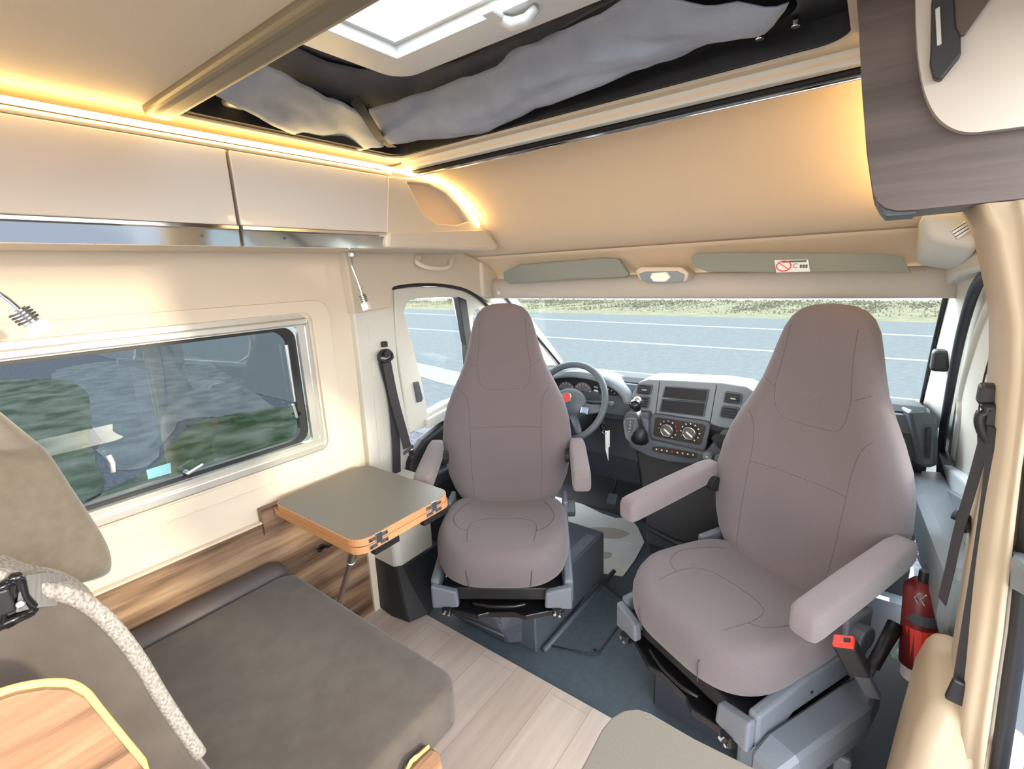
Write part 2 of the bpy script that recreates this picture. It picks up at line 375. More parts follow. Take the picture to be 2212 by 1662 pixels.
# moulded surround, recessed step round the window
def ringx(name, o, i, x0, x1, m, parent=None, bevel=0.004):
    return prism(name, 'x', o, x0, x1, m, parent, holes=[list(reversed(i))], bevel=bevel, seg=3)
st(ringx('trim_1', rrect(0.00, 0.775, 1.085, 1.425, 0.06), rrect(0.03, 0.835, 1.01, 1.382, 0.035), XW - 0.01, XW + 0.012, 'beige', bevel=0.010), 'moulded beige surround of the left window')
w1 = st(ringx('window_1', rrect(0.02, 0.828, 1.016, 1.39, 0.035), rrect(0.085, 0.872, 0.985, 1.345, 0.02), XW - 0.02, XW - 0.004, 'alu'), 'caravan window with aluminium frame and tinted pane')
ringx('outer_frame', rrect(0.02, 0.858, 0.972, 1.36, 0.012), rrect(0.09, 0.886, 0.945, 1.335, 0.012), XW - 0.006, XW + 0.012, 'alu', w1, 0.003)
box('sill_rail', (XW - 0.004, 0.03, 0.838), (XW + 0.022, 0.985, 0.868), 'alu', w1, 0.005)
box('top_rail', (XW - 0.004, 0.03, 1.338), (XW + 0.018, 0.985, 1.362), 'alu', w1, 0.005)
ringx('seal', rrect(0.085, 0.885, 0.945, 1.335, 0.05), rrect(0.105, 0.90, 0.915, 1.322, 0.055), XW - 0.035, XW - 0.012, 'black', w1)
prism('pane', 'x', rrect(0.10, 0.89, 0.92, 1.33, 0.05), XW - 0.034, XW - 0.030, 'glass_tint', w1, bevel=0)
prism('sticker', 'x', pl('x', XW - 0.028, [(316, 1016), (368, 1000), (370, 1022), (320, 1036)]), XW - 0.0285, XW - 0.0275, 'sticker_blue', w1, bevel=0)
cyl('strut', (XW - 0.01, 0.905, 1.27), (XW - 0.01, 0.905, 1.05), 0.006, 'brushed', w1)
cyl('strut', (XW - 0.01, 0.128, 1.27), (XW - 0.01, 0.128, 0.95), 0.008, 'brushed', w1)
def wlatch(y, z, side):
    b = cyl('window_latch', (XW - 0.028, y, z), (XW + 0.006, y, z), 0.009, 'black_gloss', w1)
    if side: rbox('lever', (XW + 0.004, y - 0.012, z + 0.014), (0.008, 0.012, 0.06), Matrix.Rotation(R(8), 3, 'X'), 'brushed', b)
    else: rbox('lever', (XW + 0.008, y + 0.018, z + 0.010), (0.010, 0.055, 0.010), Matrix.Rotation(R(18), 3, 'X'), 'brushed', b)
wlatch(0.905, 1.005, True); wlatch(0.515, 0.905, False)
tube('crank', [P(235, 900 + 85, 'x', XW + 0.0) + Vector((0, 0, 0.0)), P(243, 1000, 'x', XW), P(245, 1020, 'x', XW)], 0.006, 'white_plastic', w1)
# lower wood wall and posts
st(prism('trim_2', 'x', [(-2, 0), (1.115, 0), (1.115, 0.60), (0.74, 0.64), (-2, 0.642)], XW, XW + 0.018, 'wood_wall', bevel=0.001), 'brown plank-grain panel along the lower left wall')
st(box('trim_3', (XW, -2.0, 0.642), (XW + 0.024, 0.72, 0.650), 'beige'), 'thin cap on the wood panel')
st(prism('trim_4', 'x', [(1.115, 0), (1.148, 0), (1.148, 0.66), (1.115, 0.66)], XW, XW + 0.03, 'beige', bevel=0.002), 'cream edge post at the end of the wood panel')
# B pillar left, full height in steps
st(prism('trim_5', 'x', pl('x', -1.69, [(743, 545), (752, 572), (765, 680), (782, 830), (800, 1010), (812, 1140), (1000, 1120), (900, 1020), (860, 800), (848, 622), (845, 545)]), -1.74, -1.69, 'pale_trim', bevel=0.006), 'pale B-pillar cover beside the driver seat')
st(prism('trim_6', 'x', pl('x', -1.672, [(743, 540), (1070, 540), (1052, 565), (1046, 592), (1066, 622), (1060, 655), (1035, 640), (1000, 626), (960, 618), (900, 616), (848, 622), (846, 664), (766, 678)]), -1.74, -1.672, 'beige_trim', bevel=0.006), 'beige trim above the driver door')
st(prism('trim_7', 'x', pl('x', -1.684, [(795, 700), (825, 700), (828, 760), (822, 850), (838, 1000), (822, 1000)]), -1.69, -1.6875, 'pale_trim', bevel=0.001), 'narrow raised cover on the left B-pillar')
# stepped base of the B pillar
st(prism('trim_8', 'z', [(-1.70, 1.148), (-1.555, 1.148), (-1.535, 1.17), (-1.535, 1.36), (-1.70, 1.36)], 0.262, 0.62, 'pale_trim', bevel=0.008), 'pale seat belt housing under the table')
bm = bmesh.new()
lo = [(-1.715, 1.145), (-1.60, 1.135), (-1.50, 1.150), (-1.47, 1.24), (-1.50, 1.40), (-1.715, 1.40)]
hi = [(-1.715, 1.147), (-1.62, 1.143), (-1.545, 1.146), (-1.53, 1.17), (-1.53, 1.40), (-1.715, 1.40)]
loft('trim_9', [[(x, y, 0.0) for x, y in lo], [(x, y, 0.13) for x, y in [((a[0]*.45+b[0]*.55), (a[1]*.45+b[1]*.55)) for a, b in zip(lo, hi)]], [(x, y, 0.265) for x, y in hi]], 'card', None, True, False); bm.free()
st(bpy.data.objects['trim_9'], 'black plastic boot at the foot of the left B-pillar')
bpy.data.objects['trim_9'].modifiers.new('b', 'BEVEL').width = 0.006
# ceiling with the pop-top opening
OP = pl('z', ZC, [(352, 238), (870, 345), (1500, 175), (1800, 92), (1850, 40)])
yb, yf, xl, xr = 0.515, 1.262, -1.412, -0.085
st(prism('ceiling', 'z', [(-1.74, -2.0), (0.26, -2.0), (0.26, 1.30), (-1.74, 1.30)], ZC, ZC + 0.008, 'ceiling', holes=[list(reversed(rrect(xl + .012, yb - 0.02, xr, yf - .03, 0.06)))], bevel=0.002))
cb = st(box('trim_10', (xl + .02, yb - 0.045, ZC - 0.022), (xr + 0.02, yb + 0.018, ZC + 0.035), 'bar', None, 0.018, 5), 'rounded tan rail along the rear edge of the roof opening')
# dark rim of the opening (well walls)
bm = bmesh.new()
prism_bm(bm, 'z', rrect(xl - .03, yb - .03, xr + .06, yf + .02, 0.07), ZC + 0.009, 2.14, holes=[list(reversed(rrect(xl + .03, yb + 0.02, xr + 0.02, yf - 0.03, 0.05)))])
st(fin(bm, 'trim_11', 'black', None, False, 0.002), 'black rim inside the roof opening')
st(prism('trim_12', 'z', rrect(xl - .0, yb + .01, xr + .03, yf - .0, 0.07), ZC + 0.004, ZC + 0.03, 'black', holes=[list(reversed(rrect(xl + .055, yb + .03, xr - .03, yf - .085, 0.06)))], bevel=0.004), 'black lower lip of the roof opening') if False else None
# overcab headliner
prof = [(1.262, 1.888), (1.34, 1.882), (1.42, 1.868), (1.50, 1.845), (1.57, 1.808), (1.64, 1.755), (1.70, 1.705), (1.76, 1.655), (1.82, 1.617), (1.88, 1.592), (1.91, 1.585)]
rows = []
for y, z in prof:
    rows.append([(x, y, z) for x in [-1.68 + i * (1.94 / 24) for i in range(25)]])
st(sheet('ceiling', rows, 'headliner', None, 0.012), 'warm beige padded lining over the cab')
prof2 = [(1.905, 1.588), (1.95, 1.570), (2.00, 1.545), (2.05, 1.515), (2.09, 1.48), (2.10, 1.462)]
rows = [[(x, y - 0.02 * (1 - ((x + .72) / .95) ** 2) * (y > 1.96), z) for x in [-1.70 + i * (1.96 / 24) for i in range(25)]] for y, z in prof2]
st(sheet('trim_13', rows, 'headliner', None, 0.012), 'padded header above the windscreen holding the sun visors')
st(box('trim_14', (-1.42, 1.262, 1.872), (0.2, 1.292, 1.902), 'pale_trim', None, 0.004), 'pale strip in front of the roof opening')
tb = tag(box('curtain_rail', (-1.40, 1.296, 1.858), (0.1, 1.322, 1.884), 'black_gloss', None, 0.003), 'dark metal curtain rail along the front of the roof opening', 'curtain rail')
box('chrome_edge', (-1.40, 1.292, 1.850), (0.1, 1.300, 1.858), 'chrome', tb, 0.002)
# interior end panel beside the overcab shelf
nic = pl('x', -1.40, [(880, 394), (925, 398), (962, 418), (990, 447), (1012, 478), (990, 486), (945, 484), (915, 462), (898, 430)])
ep = st(prism('trim_15', 'x', pl('x', -1.40, [(839, 381), (930, 388), (975, 415), (1010, 455), (1038, 492), (1058, 500), (1075, 530), (1068, 541), (835, 534)]), -1.44, -1.40, 'beige_trim', holes=[list(reversed(nic))], bevel=0.004), 'beige end panel with a shallow niche beside the cabinets')
prism('niche_back', 'x', [(p[0], p[1]) for p in nic], -1.437, -1.43, 'headliner', ep, bevel=0)
st(prism('trim_16', 'x', pl('x', -1.385, [(838, 503), (1050, 497), (1078, 530), (1072, 542), (836, 536)]), -1.72, -1.385, 'beige_trim', bevel=0.012), 'rounded ledge under the niche panel')
# windscreen
def WS(x, t): return Vector((x, 2.12 + 0.55 * t, 1.40 - 0.53 * t))
g = [WS(-1.66, 0), WS(0.185, 0), WS(0.215, 1), WS(-1.60, 1)]
bm = bmesh.new(); bm.faces.new([bm.verts.new(p) for p in g]); wg = st(fin(bm, 'window_2', 'glass_clear'), 'windscreen with the road outside')
wg.modifiers.new('s', 'SOLIDIFY').thickness = 0.005
tube('seal', [WS(0.188, 0) + Vector((0, -.004, 0)), WS(0.2, .5) + Vector((0, -.004, 0)), WS(0.214, 0.98) + Vector((0, -.004, 0))], 0.008, 'black', wg)
tube('seal', [WS(-1.662, 0), WS(-1.635, .5), WS(-1.60, 1)], 0.008, 'black', wg)
tube('seal', [WS(-1.60, 1), WS(-0.7, 1.03), WS(0.214, 1)], 0.008, 'black', wg)
# A pillars
def pillar(name, a0, b0, a1, b1, m, label):
    a0, b0, a1, b1 = map(Vector, (a0, b0, a1, b1)); o = Vector((0, 0.05, 0.05))
    rows = []
    for t in [i / 8 for i in range(9)]:
        a = a0.lerp(a1, t); b = b0.lerp(b1, t); mid = (a + b) / 2 + Vector((0, -0.03, -0.01))
        rows.append(smoothpts([a, a.lerp(mid, .6), mid, b.lerp(mid, .6), b], 3) + [b + o, a + o])
    return st(loft(name, rows, m, None, True, True), label)
pillar('trim_17', WS(0.195, -.03), (0.225, 1.72, 1.44), (0.218, 2.62, 0.86), (0.33, 2.20, 0.80), 'pale_trim', 'pale windscreen pillar on the passenger side')
pillar('trim_18', WS(-1.675, -.03), (-1.70, 2.02, 1.38), (-1.615, 2.65, 0.86), (-1.70, 2.50, 0.86), 'pale_trim', 'pale windscreen pillar on the driver side')
tag(box('pillar_catch', (0.185, 2.19, 1.10), (0.235, 2.25, 1.175), 'black', None, 0.012, 3), 'black rounded catch on the passenger side windscreen pillar', 'catch')
# roller blind cassette and header console
bc = tag(loft('windscreen_blind', [[(x, 2.06 + r * .030 * cos(a) - 0.025 * (1 - ((x + .72) / .95) ** 2), 1.415 + r * .052 * sin(a)) for a in [2 * pi * k / 20 for k in range(20)]] for x, r in [(-1.685 + i * (1.90 / 20), 1) for i in range(21)]], 'blind'), 'rolled-up beige blind cassette along the top of the windscreen', 'blind')
for px in (1078, 2061):
    c = P(px, 603 if px > 1500 else 632, 'y', 2.02); cyl('end_cap', c - Vector((.006, 0, 0)), c + Vector((.006, 0, 0)), 0.012, 'white_plastic', bc)
def hdr(y): return 0
def visor(name, pxs, d, label, par=None):
    v = tag(prism(name, 'y', pl('y', 1.93, pxs), 1.93, 1.93 + d, 'visor', None, bevel=0.010, seg=4), label, 'sun visor', 'sun visors over the windscreen')
    return v
vl = visor('sun_visor', [(1086, 588), (1120, 572), (1300, 557), (1335, 560), (1358, 592), (1352, 600), (1240, 604), (1100, 614), (1088, 606)], 0.03, 'grey-green sun visor above the steering wheel side')
vr = visor('sun_visor', [(1492, 560), (1500, 548), (1560, 546), (1905, 549), (1950, 556), (1968, 590), (1880, 586), (1700, 588), (1530, 588), (1505, 578)], 0.03, 'longer grey-green sun visor with a warning label, on the passenger side')
lab = prism('warning_label', 'y', pl('y', 1.925, [(1673, 562), (1746, 561), (1750, 587), (1677, 589)]), 1.9235, 1.93, 'white_plastic', vr, bevel=0)
c = P(1693, 575, 'y', 1.922); bm = bmesh.new(); tube_bm(bm, [c + Vector((.022 * cos(t), 0, .017 * sin(t))) for t in [2 * pi * k / 20 for k in range(20)]], 0.002, 6, True); fin(bm, 'ban_sign', 'lamp_red', lab, True).data.materials[0] = M['red']
rbox('ban_bar', c, (0.042, 0.002, 0.003), Matrix.Rotation(R(35), 3, 'Y'), 'red', lab, 0)
text('lettering', 'C', 0.022, P(1718, 575, 'y', 1.9225), Matrix.Rotation(R(90), 3, 'X'), 'grey_dark', lab)
for k in range(3): box('line_mark', P(1728 + 6 * k, 572, 'y', 1.9228), P(1732 + 6 * k, 579, 'y', 1.9222), 'grey_dark', lab, 0)
box('line_mark', P(1690, 564, 'y', 1.9228), P(1742, 566, 'y', 1.9222), 'grey_dark', lab, 0)
dl = tag(prism('dome_lamp', 'y', pl('y', 1.93, [(1372, 585), (1385, 577), (1470, 577), (1488, 590), (1482, 608), (1460, 613), (1395, 613), (1380, 604)]), 1.93, 2.03, 'beige_trim', None, bevel=0.008, seg=3), 'beige ceiling lamp between the two sun visors', 'lamp')
prism('lamp_bezel', 'y', pl('y', 1.926, [(1380, 592), (1395, 587), (1462, 586), (1479, 594), (1474, 609), (1450, 612), (1402, 612), (1386, 606)]), 1.924, 1.94, 'dash_light', dl, bevel=0.005, seg=3)
prism('lamp_lens', 'y', pl('y', 1.92, [(1408, 590), (1440, 588), (1449, 599), (1438, 609), (1412, 609), (1404, 600)]), 1.916, 1.93, 'lens_clear', dl, bevel=0.005, seg=3)

# ================================================================ OVERHEAD CABINETS, LED, LAMPS
def cabinet(y0, y1, label, hx):
    c = thing('overhead_cabinet', label, 'cabinet', (-1.55, (y0 + y1) / 2, 1.60), group=None)
    box('body', (-1.715, y0 + .002, 1.60), (-1.425, y1 - .002, 1.845), 'beige', c, 0.002)
    d = box('door', (-1.423, y0 + .003, 1.652), (-1.402, y1 - .003, 1.842), 'cab_front', c, 0.003)
    # concave chrome grip rail along the bottom edge
    pr = [(-1.404, 1.651), (-1.395, 1.650), (-1.395, 1.642), (-1.3985, 1.638), (-1.4035, 1.598), (-1.42, 1.597), (-1.42, 1.651)]
    r = loft('grip_rail', [[(x, y, z) for x, z in pr] for y in (y0 + .004, y1 - .004)], 'chrome', c, True, False)
    k = cyl('lock_screw', (-1.404, hx, 1.622), (-1.398, hx, 1.622), 0.004, 'grey_dark', r, 10, bevel=0)
    for p in r.data.polygons: p.use_smooth = False
    return c
cabinet(-0.95, 0.652, 'cream overhead cabinet with chrome rail, left one reaching out of frame', 0.555)
cabinet(0.655, 1.180, 'cream overhead cabinet with chrome rail, shorter one nearest the cab', 0.775)
led = tag(tube('led_strip', smoothpts([(-1.398, -1.9, 1.866), (-1.398, 0.0, 1.866), (-1.398, 0.7, 1.866), (-1.398, 1.15, 1.866), P(885, 376, 'x', -1.398), P(930, 386, 'x', -1.398), P(965, 402, 'x', -1.398), P(990, 428, 'x', -1.398), P(1012, 456, 'x', -1.398), P(1034, 487, 'x', -1.398)], 5), 0.0070, 'led', None, 8), 'glowing warm light strip above the cream cabinets, bending down over the cab', 'light strip')
tag(tube('led_channel', [(-1.408, -1.9, 1.851), (-1.408, 0.6, 1.851), (-1.408, 1.2, 1.851)], 0.007, 'beige', None, 8), 'cream carrier profile under the glowing light strip', 'light channel')
led2 = tag(tube('led_strip', smoothpts([(0.02, 1.27, 1.845), (0.03, 1.40, 1.80), (0.045, 1.55, 1.72), (0.06, 1.68, 1.64)], 6), 0.013, 'led', None, 8), 'warm light strip behind the dark wood overhead cabinet on the right', 'light strip')

def reading_lamp(pm, pts, head, hd, label, s=1.0, anchor=(-1.6, .95, 1.6)):
    t = thing('reading_lamp', label, 'lamp', anchor, group='gooseneck reading lamps')
    cyl('mount', Vector(pm) + Vector((0, 0, -0.018)), Vector(pm), 0.016, 'chrome', t)
    tube('gooseneck', smoothpts(pts, 6), 0.0045 * s, 'chrome', t, 8)
    h, d = Vector(head), Vector(hd).normalized(); up = d.to_track_quat('Z', 'Y').to_matrix()
    b = cyl('lamp_holder', h - d * 0.035, h, 0.010 * s, 'chrome', t)
    for k in range(4): cyl('cooling_ring', h - d * (0.030 - .007 * k), h - d * (0.027 - .007 * k), 0.0135 * s, 'grey_dark', b, bevel=0)
    rbox('lens', h + d * 0.014, (0.026 * s, 0.026 * s, 0.028), up, 'lens_clear', t, 0.002)
    return t
q0, q1, q2, q3 = P(757, 545, 'x', -1.60), P(762, 580, 'x', -1.595), P(777, 620, 'x', -1.585), P(786, 648, 'x', -1.575)
reading_lamp((q0[0], q0[1], 1.598), [(q0[0], q0[1], 1.585), q1, q2, q3], q3 + Vector((0, .004, -.012)), (q3 - q2), 'thin chrome reading lamp hanging from the shorter cabinet near the driver door', 1.0, (q0[0], q0[1], 1.598))
a0, a1, a2 = P(-60, 605, 'x', -1.50), P(10, 645, 'x', -1.50), P(68, 697, 'x', -1.50)
reading_lamp((a0[0], a0[1] - .03, 1.598), [(a0[0], a0[1] - .03, 1.585), a0, a1, a2], a2, (a2 - a1), 'bright chrome reading lamp above the rear end of the left window', 1.6, (a0[0], a0[1] - .03, 1.598))
gh = tag(tube('grab_handle', smoothpts([P(905, 556, 'x', -1.672), P(900, 566, 'x', -1.655), P(918, 576, 'x', -1.635), P(945, 580, 'x', -1.632), P(968, 577, 'x', -1.638), P(975, 566, 'x', -1.655), P(975, 560, 'x', -1.672)], 5), [0.018, .017, .016, .014, .012] + [0.0115] * 20 + [.013, .014, .016, .017, .018, .018], 'beige', None, 12), 'beige grab handle above the driver door window', 'handle')

# ================================================================ DRIVER DOOR (left)
XD = -1.70
fr = pl('x', XD, [(848, 624), (900, 619), (960, 620), (1005, 630), (1045, 650)]) + [(2.25, 1.24), (2.42, 1.06), (2.48, 0.80), (1.60, 0.775)] + pl('x', XD, [(900, 928), (880, 936), (868, 850), (852, 740)])
gl = pl('x', XD, [(870, 672), (878, 650), (900, 645), (940, 643), (985, 643), (1004, 722), (1010, 800), (1016, 850), (965, 868), (921, 892), (905, 810), (885, 735)])
qg = pl('x', XD, [(1018, 690), (1020, 673), (1030, 668), (1050, 690), (1062, 705)]) + [(2.30, 1.08), (2.30, .92), (1.98, .90)]
dr = st(prism('door_1', 'x', fr, XD - 0.035, XD + 0.012, 'pale_trim', holes=[list(reversed(gl)), list(reversed(qg))], bevel=0.006, seg=3), 'pale inner frame of the driver door')
prism('pane', 'x', gl, XD - 0.022, XD - 0.018, 'glass_clear', dr, bevel=0)
prism('quarter_pane', 'x', qg, XD - 0.022, XD - 0.018, 'glass_clear', dr, bevel=0)
prism('window_divider', 'x', pl('x', XD, [(984, 641), (1002, 648), (1018, 760), (1024, 850), (1010, 852), (1002, 745)]), XD - 0.018, XD + 0.018, 'black', dr, bevel=0.003)
tube('door_seal', smoothpts([(XD + .022, 1.385, 1.452)] + [tuple(P(u, v, 'x', XD + .022)) for u, v in [(870, 618), (910, 615), (960, 617), (1005, 627), (1040, 648), (1062, 668)]] + [(XD + .022, 2.22, 1.24), (XD + .022, 2.38, 1.08)], 6), 0.009, 'black', dr, 10)
prism('lock_cover', 'x', pl('x', XD + .012, [(891, 826), (902, 824), (911, 860), (908, 868), (899, 870)]), XD + .012, XD + .022, 'grey_dark', dr, bevel=0.004)
prism('sill_ledge', 'x', pl('x', XD, [(912, 905), (960, 880), (1000, 868), (1000, 885), (955, 905), (915, 925)]), XD, XD + 0.03, 'pale_trim', dr, bevel=0.008)
card = prism('door_card', 'x', [(1.30, .10), (2.45, .10), (2.45, .80), (1.75, .80), (1.60, .765), (1.47, .73), (1.38, .66), (1.30, .4)], XD - .02, XD + 0.045, 'card', dr, bevel=0.02, seg=4)
cyl('card_cap', (XD + .045, 1.62, .70), (XD + .05, 1.62, .70), .02, 'dash_dark', card)
box('armrest', (XD + .04, 1.45, .50), (XD + .10, 2.2, .57), 'card', card, 0.02, 4)

# left seat belt
def belt(name, label, loc): return thing(name, label, 'seat belt', loc)
b1 = belt('seat_belt', 'black seat belt hanging on the left B-pillar beside the driver seat', (-1.66, 1.33, 0.55))
gc = P(833, 770, 'x', -1.66)
strap('webbing', smoothpts([gc + Vector((0, .002, -.02)), P(851, 860, 'x', -1.645), P(874, 945, 'x', -1.635), P(880, 968, 'x', -1.63)], 5), 0.046, 0.002, (0, 1, 0.12), 'webbing', b1)
strap('webbing', smoothpts([gc + Vector((-.012, -.01, -.02)), P(846, 860, 'x', -1.67), P(855, 950, 'x', -1.672), P(858, 1040, 'x', -1.675), P(862, 1110, 'x', -1.675)], 5), 0.046, 0.002, (0, 1, 0.1), 'webbing', b1)
gd = tube('belt_guide', smoothpts([gc + Vector((0, -.035, -.008)), gc + Vector((0, -.02, .02)), gc + Vector((0, .02, .02)), gc + Vector((0, .035, -.008)), gc + Vector((0, 0, -.022))], 5, True), 0.008, 'black', b1, 8, True)
cyl('guide_bolt', gc + Vector((-.02, 0, .012)), gc + Vector((.016, 0, .012)), 0.017, 'black', gd)
rbox('pillar_clip', P(830, 744, 'x', -1.68), (0.02, 0.026, 0.024), Matrix(), 'black', b1, 0.004)
tcn = P(882, 972, 'x', -1.628)
tg = rbox('tongue', tcn, (0.010, 0.066, 0.016), Matrix.Rotation(R(20), 3, 'X'), 'grey_dark', b1, 0.005)
bm = bmesh.new(); pp = lambda L: [(tcn[1] + .012 + a, tcn[2] - .028 + b) for a, b in L]
prism_bm(bm, 'x', pp([(-.012, .022), (.012, .022), (.016, -.022), (-.008, -.022)]), tcn[0] - .001, tcn[0] + .002, [pp([(-.003, -.012), (.008, -.012), (.006, .006), (-.004, .006)])])
fin(bm, 'tongue_plate', 'chrome', tg)

# ================================================================ DASHBOARD
db = thing('dashboard', 'grey-blue dashboard with vents, empty radio slots and climate dials', 'dashboard', (-0.75, 2.2, 0.7))
prd = [(2.15, 0.70), (2.08, 0.80), (2.07, 0.90), (2.10, 0.955), (2.18, 0.965), (2.62, 0.885), (2.66, 0.80), (2.66, 0.70)]
loft('body', [[(x, y, z) for y, z in prd] for x in (-1.66, -1.2, -.8, -.4, .10, .20)], 'dash', db, True, False)
loft('top_cover', [[(x, y, z) for y, z in [(2.12, .962), (2.18, 0.972), (2.64, 0.888), (2.64, .87), (2.14, .93)]] for x in (-1.62, -1.2, -.8, -.4, .19)], 'dash_top', db, True, False)
# instrument hood
cx0, cz0, YC = -1.115, 0.885, 1.99
def hoodpt(a, rx, rz): return (cx0 + rx * cos(a), cz0 + rz * sin(a))
outer = [hoodpt(a, 0.262, 0.125) for a in [pi * k / 24 for k in range(25)]]
inner = [hoodpt(a, 0.235, 0.098) for a in [pi * k / 24 for k in range(25)]]
bm = bmesh.new()
def hood_ring(pts, y, dz=0): return [bm.verts.new((x, y, z + dz)) for x, z in pts]
o0 = hood_ring(outer, YC + .02); o1 = hood_ring([(x, z - .02) for x, z in outer], YC + .22); i0 = hood_ring(inner, YC + .02); i1 = hood_ring(inner, YC + .11)
for A, B in ((o1, o0), (o0, i0), (i0, i1)):
    for k in range(24): bm.faces.new((A[k], A[k + 1], B[k + 1], B[k]))
hd = fin(bm, 'instrument_hood', 'dash_light', db, True); hd.modifiers.new('s', 'SOLIDIFY').thickness = .006
cl = prism('instrument_cluster', 'y', rrect(cx0 - .235, cz0 - .09, cx0 + .232, cz0 + .085, .08), YC + .085, YC + .12, 'black', db, bevel=0.002)
def dial(cx, cz, r, ang, m='dial'):
    d = cyl('dial', (cx, YC + .088, cz), (cx, YC + .080, cz), r, m, cl, 32)
    for k in range(11):
        a = R(220 - 26 * k); c = Vector((cx + r * .82 * cos(a), YC + .079, cz + r * .82 * sin(a)))
        rbox('tick', c, (0.009, .001, .0022), Matrix.Rotation(-a, 3, 'Y'), 'white', d, 0)
    a = R(ang); rbox('needle', (cx + r * .35 * cos(a), YC + .076, cz + r * .35 * sin(a)), (r * .8, .001, .003), Matrix.Rotation(-a, 3, 'Y'), 'white', d, 0)
    cyl('needle_hub', (cx, YC + .078, cz), (cx, YC + .073, cz), .007, 'black', d, 12)
dial(cx0 - .105, cz0 + .005, 0.050, 205); dial(cx0 - .01, cz0 + .012, 0.050, 215)
dial(cx0 + .128, cz0 + .000, 0.052, 178, 'black')
for dx, dz in ((.052, -.03), (.0, -.022), (.205, .006)): cyl('warning_light', (cx0 + dx, YC + .083, cz0 + dz), (cx0 + dx, YC + .078, cz0 + dz), .0065, 'lamp_red', cl, 12)
for k in range(3): rbox('display_mark', (cx0 + .062, YC + .082, cz0 + .045 - .018 * k), (.022, .002, .008), Matrix.Rotation(R(8), 3, 'Y'), 'blue_mark' if k < 1 else 'white', cl, 0)
loft('cluster_surround', [[(cx0 - .27, 2.06, .80), (cx0 + .27, 2.06, .80), (cx0 + .29, 2.13, .80), (cx0 - .29, 2.13, .80)], [(cx0 - .28, 2.055, .90), (cx0 + .28, 2.055, .90), (cx0 + .29, 2.13, .90), (cx0 - .29, 2.13, .90)]], 'dash', db, True, False).modifiers.new('b', 'BEVEL').width = .01
# centre console upper part
YF = 2.03
cons = prism('centre_console', 'y', pl('y', YF, [(1360, 896), (1366, 850), (1380, 826), (1400, 820), (1450, 822), (1560, 828), (1612, 836), (1634, 850), (1636, 900), (1622, 935), (1560, 925), (1530, 916), (1415, 898)]), YF, YF + .16, 'dash_light', db, bevel=0.012, seg=4)
def vent(px, ang, tab, name='air_vent'):
    o = pl('y', YF - .006, px); n = len(o); cx = sum(p[0] for p in o) / n; cz = sum(p[1] for p in o) / n
    inn = [(cx + (x - cx) * .84, cz + (z - cz) * .80) for x, z in o]
    v = prism(name, 'y', o, YF - .008, YF + .01, 'dash', db, holes=[list(reversed(inn))], bevel=0.004)
    prism('vent_back', 'y', inn, YF - .002, YF + .002, 'black', v, bevel=0)
    w = (max(p[0] for p in inn) - min(p[0] for p in inn)); h = max(p[1] for p in inn) - min(p[1] for p in inn)
    ra = ang
    for k in range(3): rbox('slat', (cx, YF - .006, cz + h * (.25 * k - .25)), (w * .92, .010, .0035), Matrix.Rotation(-ra, 3, 'Y') @ Matrix.Rotation(R(25), 3, 'X'), 'grey_dark', v, 0.001)
    if tab: rbox('vent_tab', (cx + .003, YF - .013, cz), (w * .35, .008, .006), Matrix.Rotation(-ra, 3, 'Y'), 'alu', v, 0.002)
def rq(pxs): return pxs
def roundpx(q, r=.18, n=4):
    """round the corners of a four-sided outline"""
    out = []
    for i in range(4):
        p, a, b = Vector(q[i]), Vector(q[i - 1]), Vector(q[(i + 1) % 4])
        s, e = p.lerp(a, r), p.lerp(b, r)
        for k in range(n + 1):
            t = k / n; out.append(tuple((1 - t) ** 2 * s + 2 * t * (1 - t) * p + t * t * e))
    return out
def vent4(q): 
    A, B = P(*q[0], 'y', YF), P(*q[1], 'y', YF); vent(roundpx(q), math.atan2(B.z - A.z, B.x - A.x), q[0][1] < 850)
vent4([(1377, 829), (1411, 832), (1405, 855), (1374, 852)])
vent4([(1372, 857), (1404, 858), (1400, 884), (1368, 880)])
vent4([(1566, 845), (1604, 851), (1601, 876), (1561, 871)])
vent4([(1559, 876), (1598, 881), (1592, 908), (1553, 902)])
for q in ([(1440, 836), (1530, 843), (1525, 866), (1434, 857)], [(1433, 864), (1524, 871), (1519, 898), (1428, 887)]):
    o = pl('y', YF, q); cx = sum(p[0] for p in o) / 4; cz = sum(p[1] for p in o) / 4
    big = [(cx + (x - cx) * 1.07, cz + (z - cz) * 1.18) for x, z in o]
    s = prism('radio_slot', 'y', big, YF - .010, YF + .01, 'dash', db, holes=[list(reversed(o))], bevel=0.003)
    prism('slot_opening', 'y', o, YF - .0015, YF + .001, 'black', s, bevel=0)
for a, b in (((1425, 824), (1416, 896)), ((1548, 832), (1534, 914))):
    A, B = P(*a, 'y', YF - .001), P(*b, 'y', YF - .001); tube('panel_gap', [A, B], .0015, 'black', cons, 6)
# speaker grille on the top
box('top_grille', (-0.72, 2.12, .968), (-0.54, 2.24, .985), 'grey_dark', db, .004)
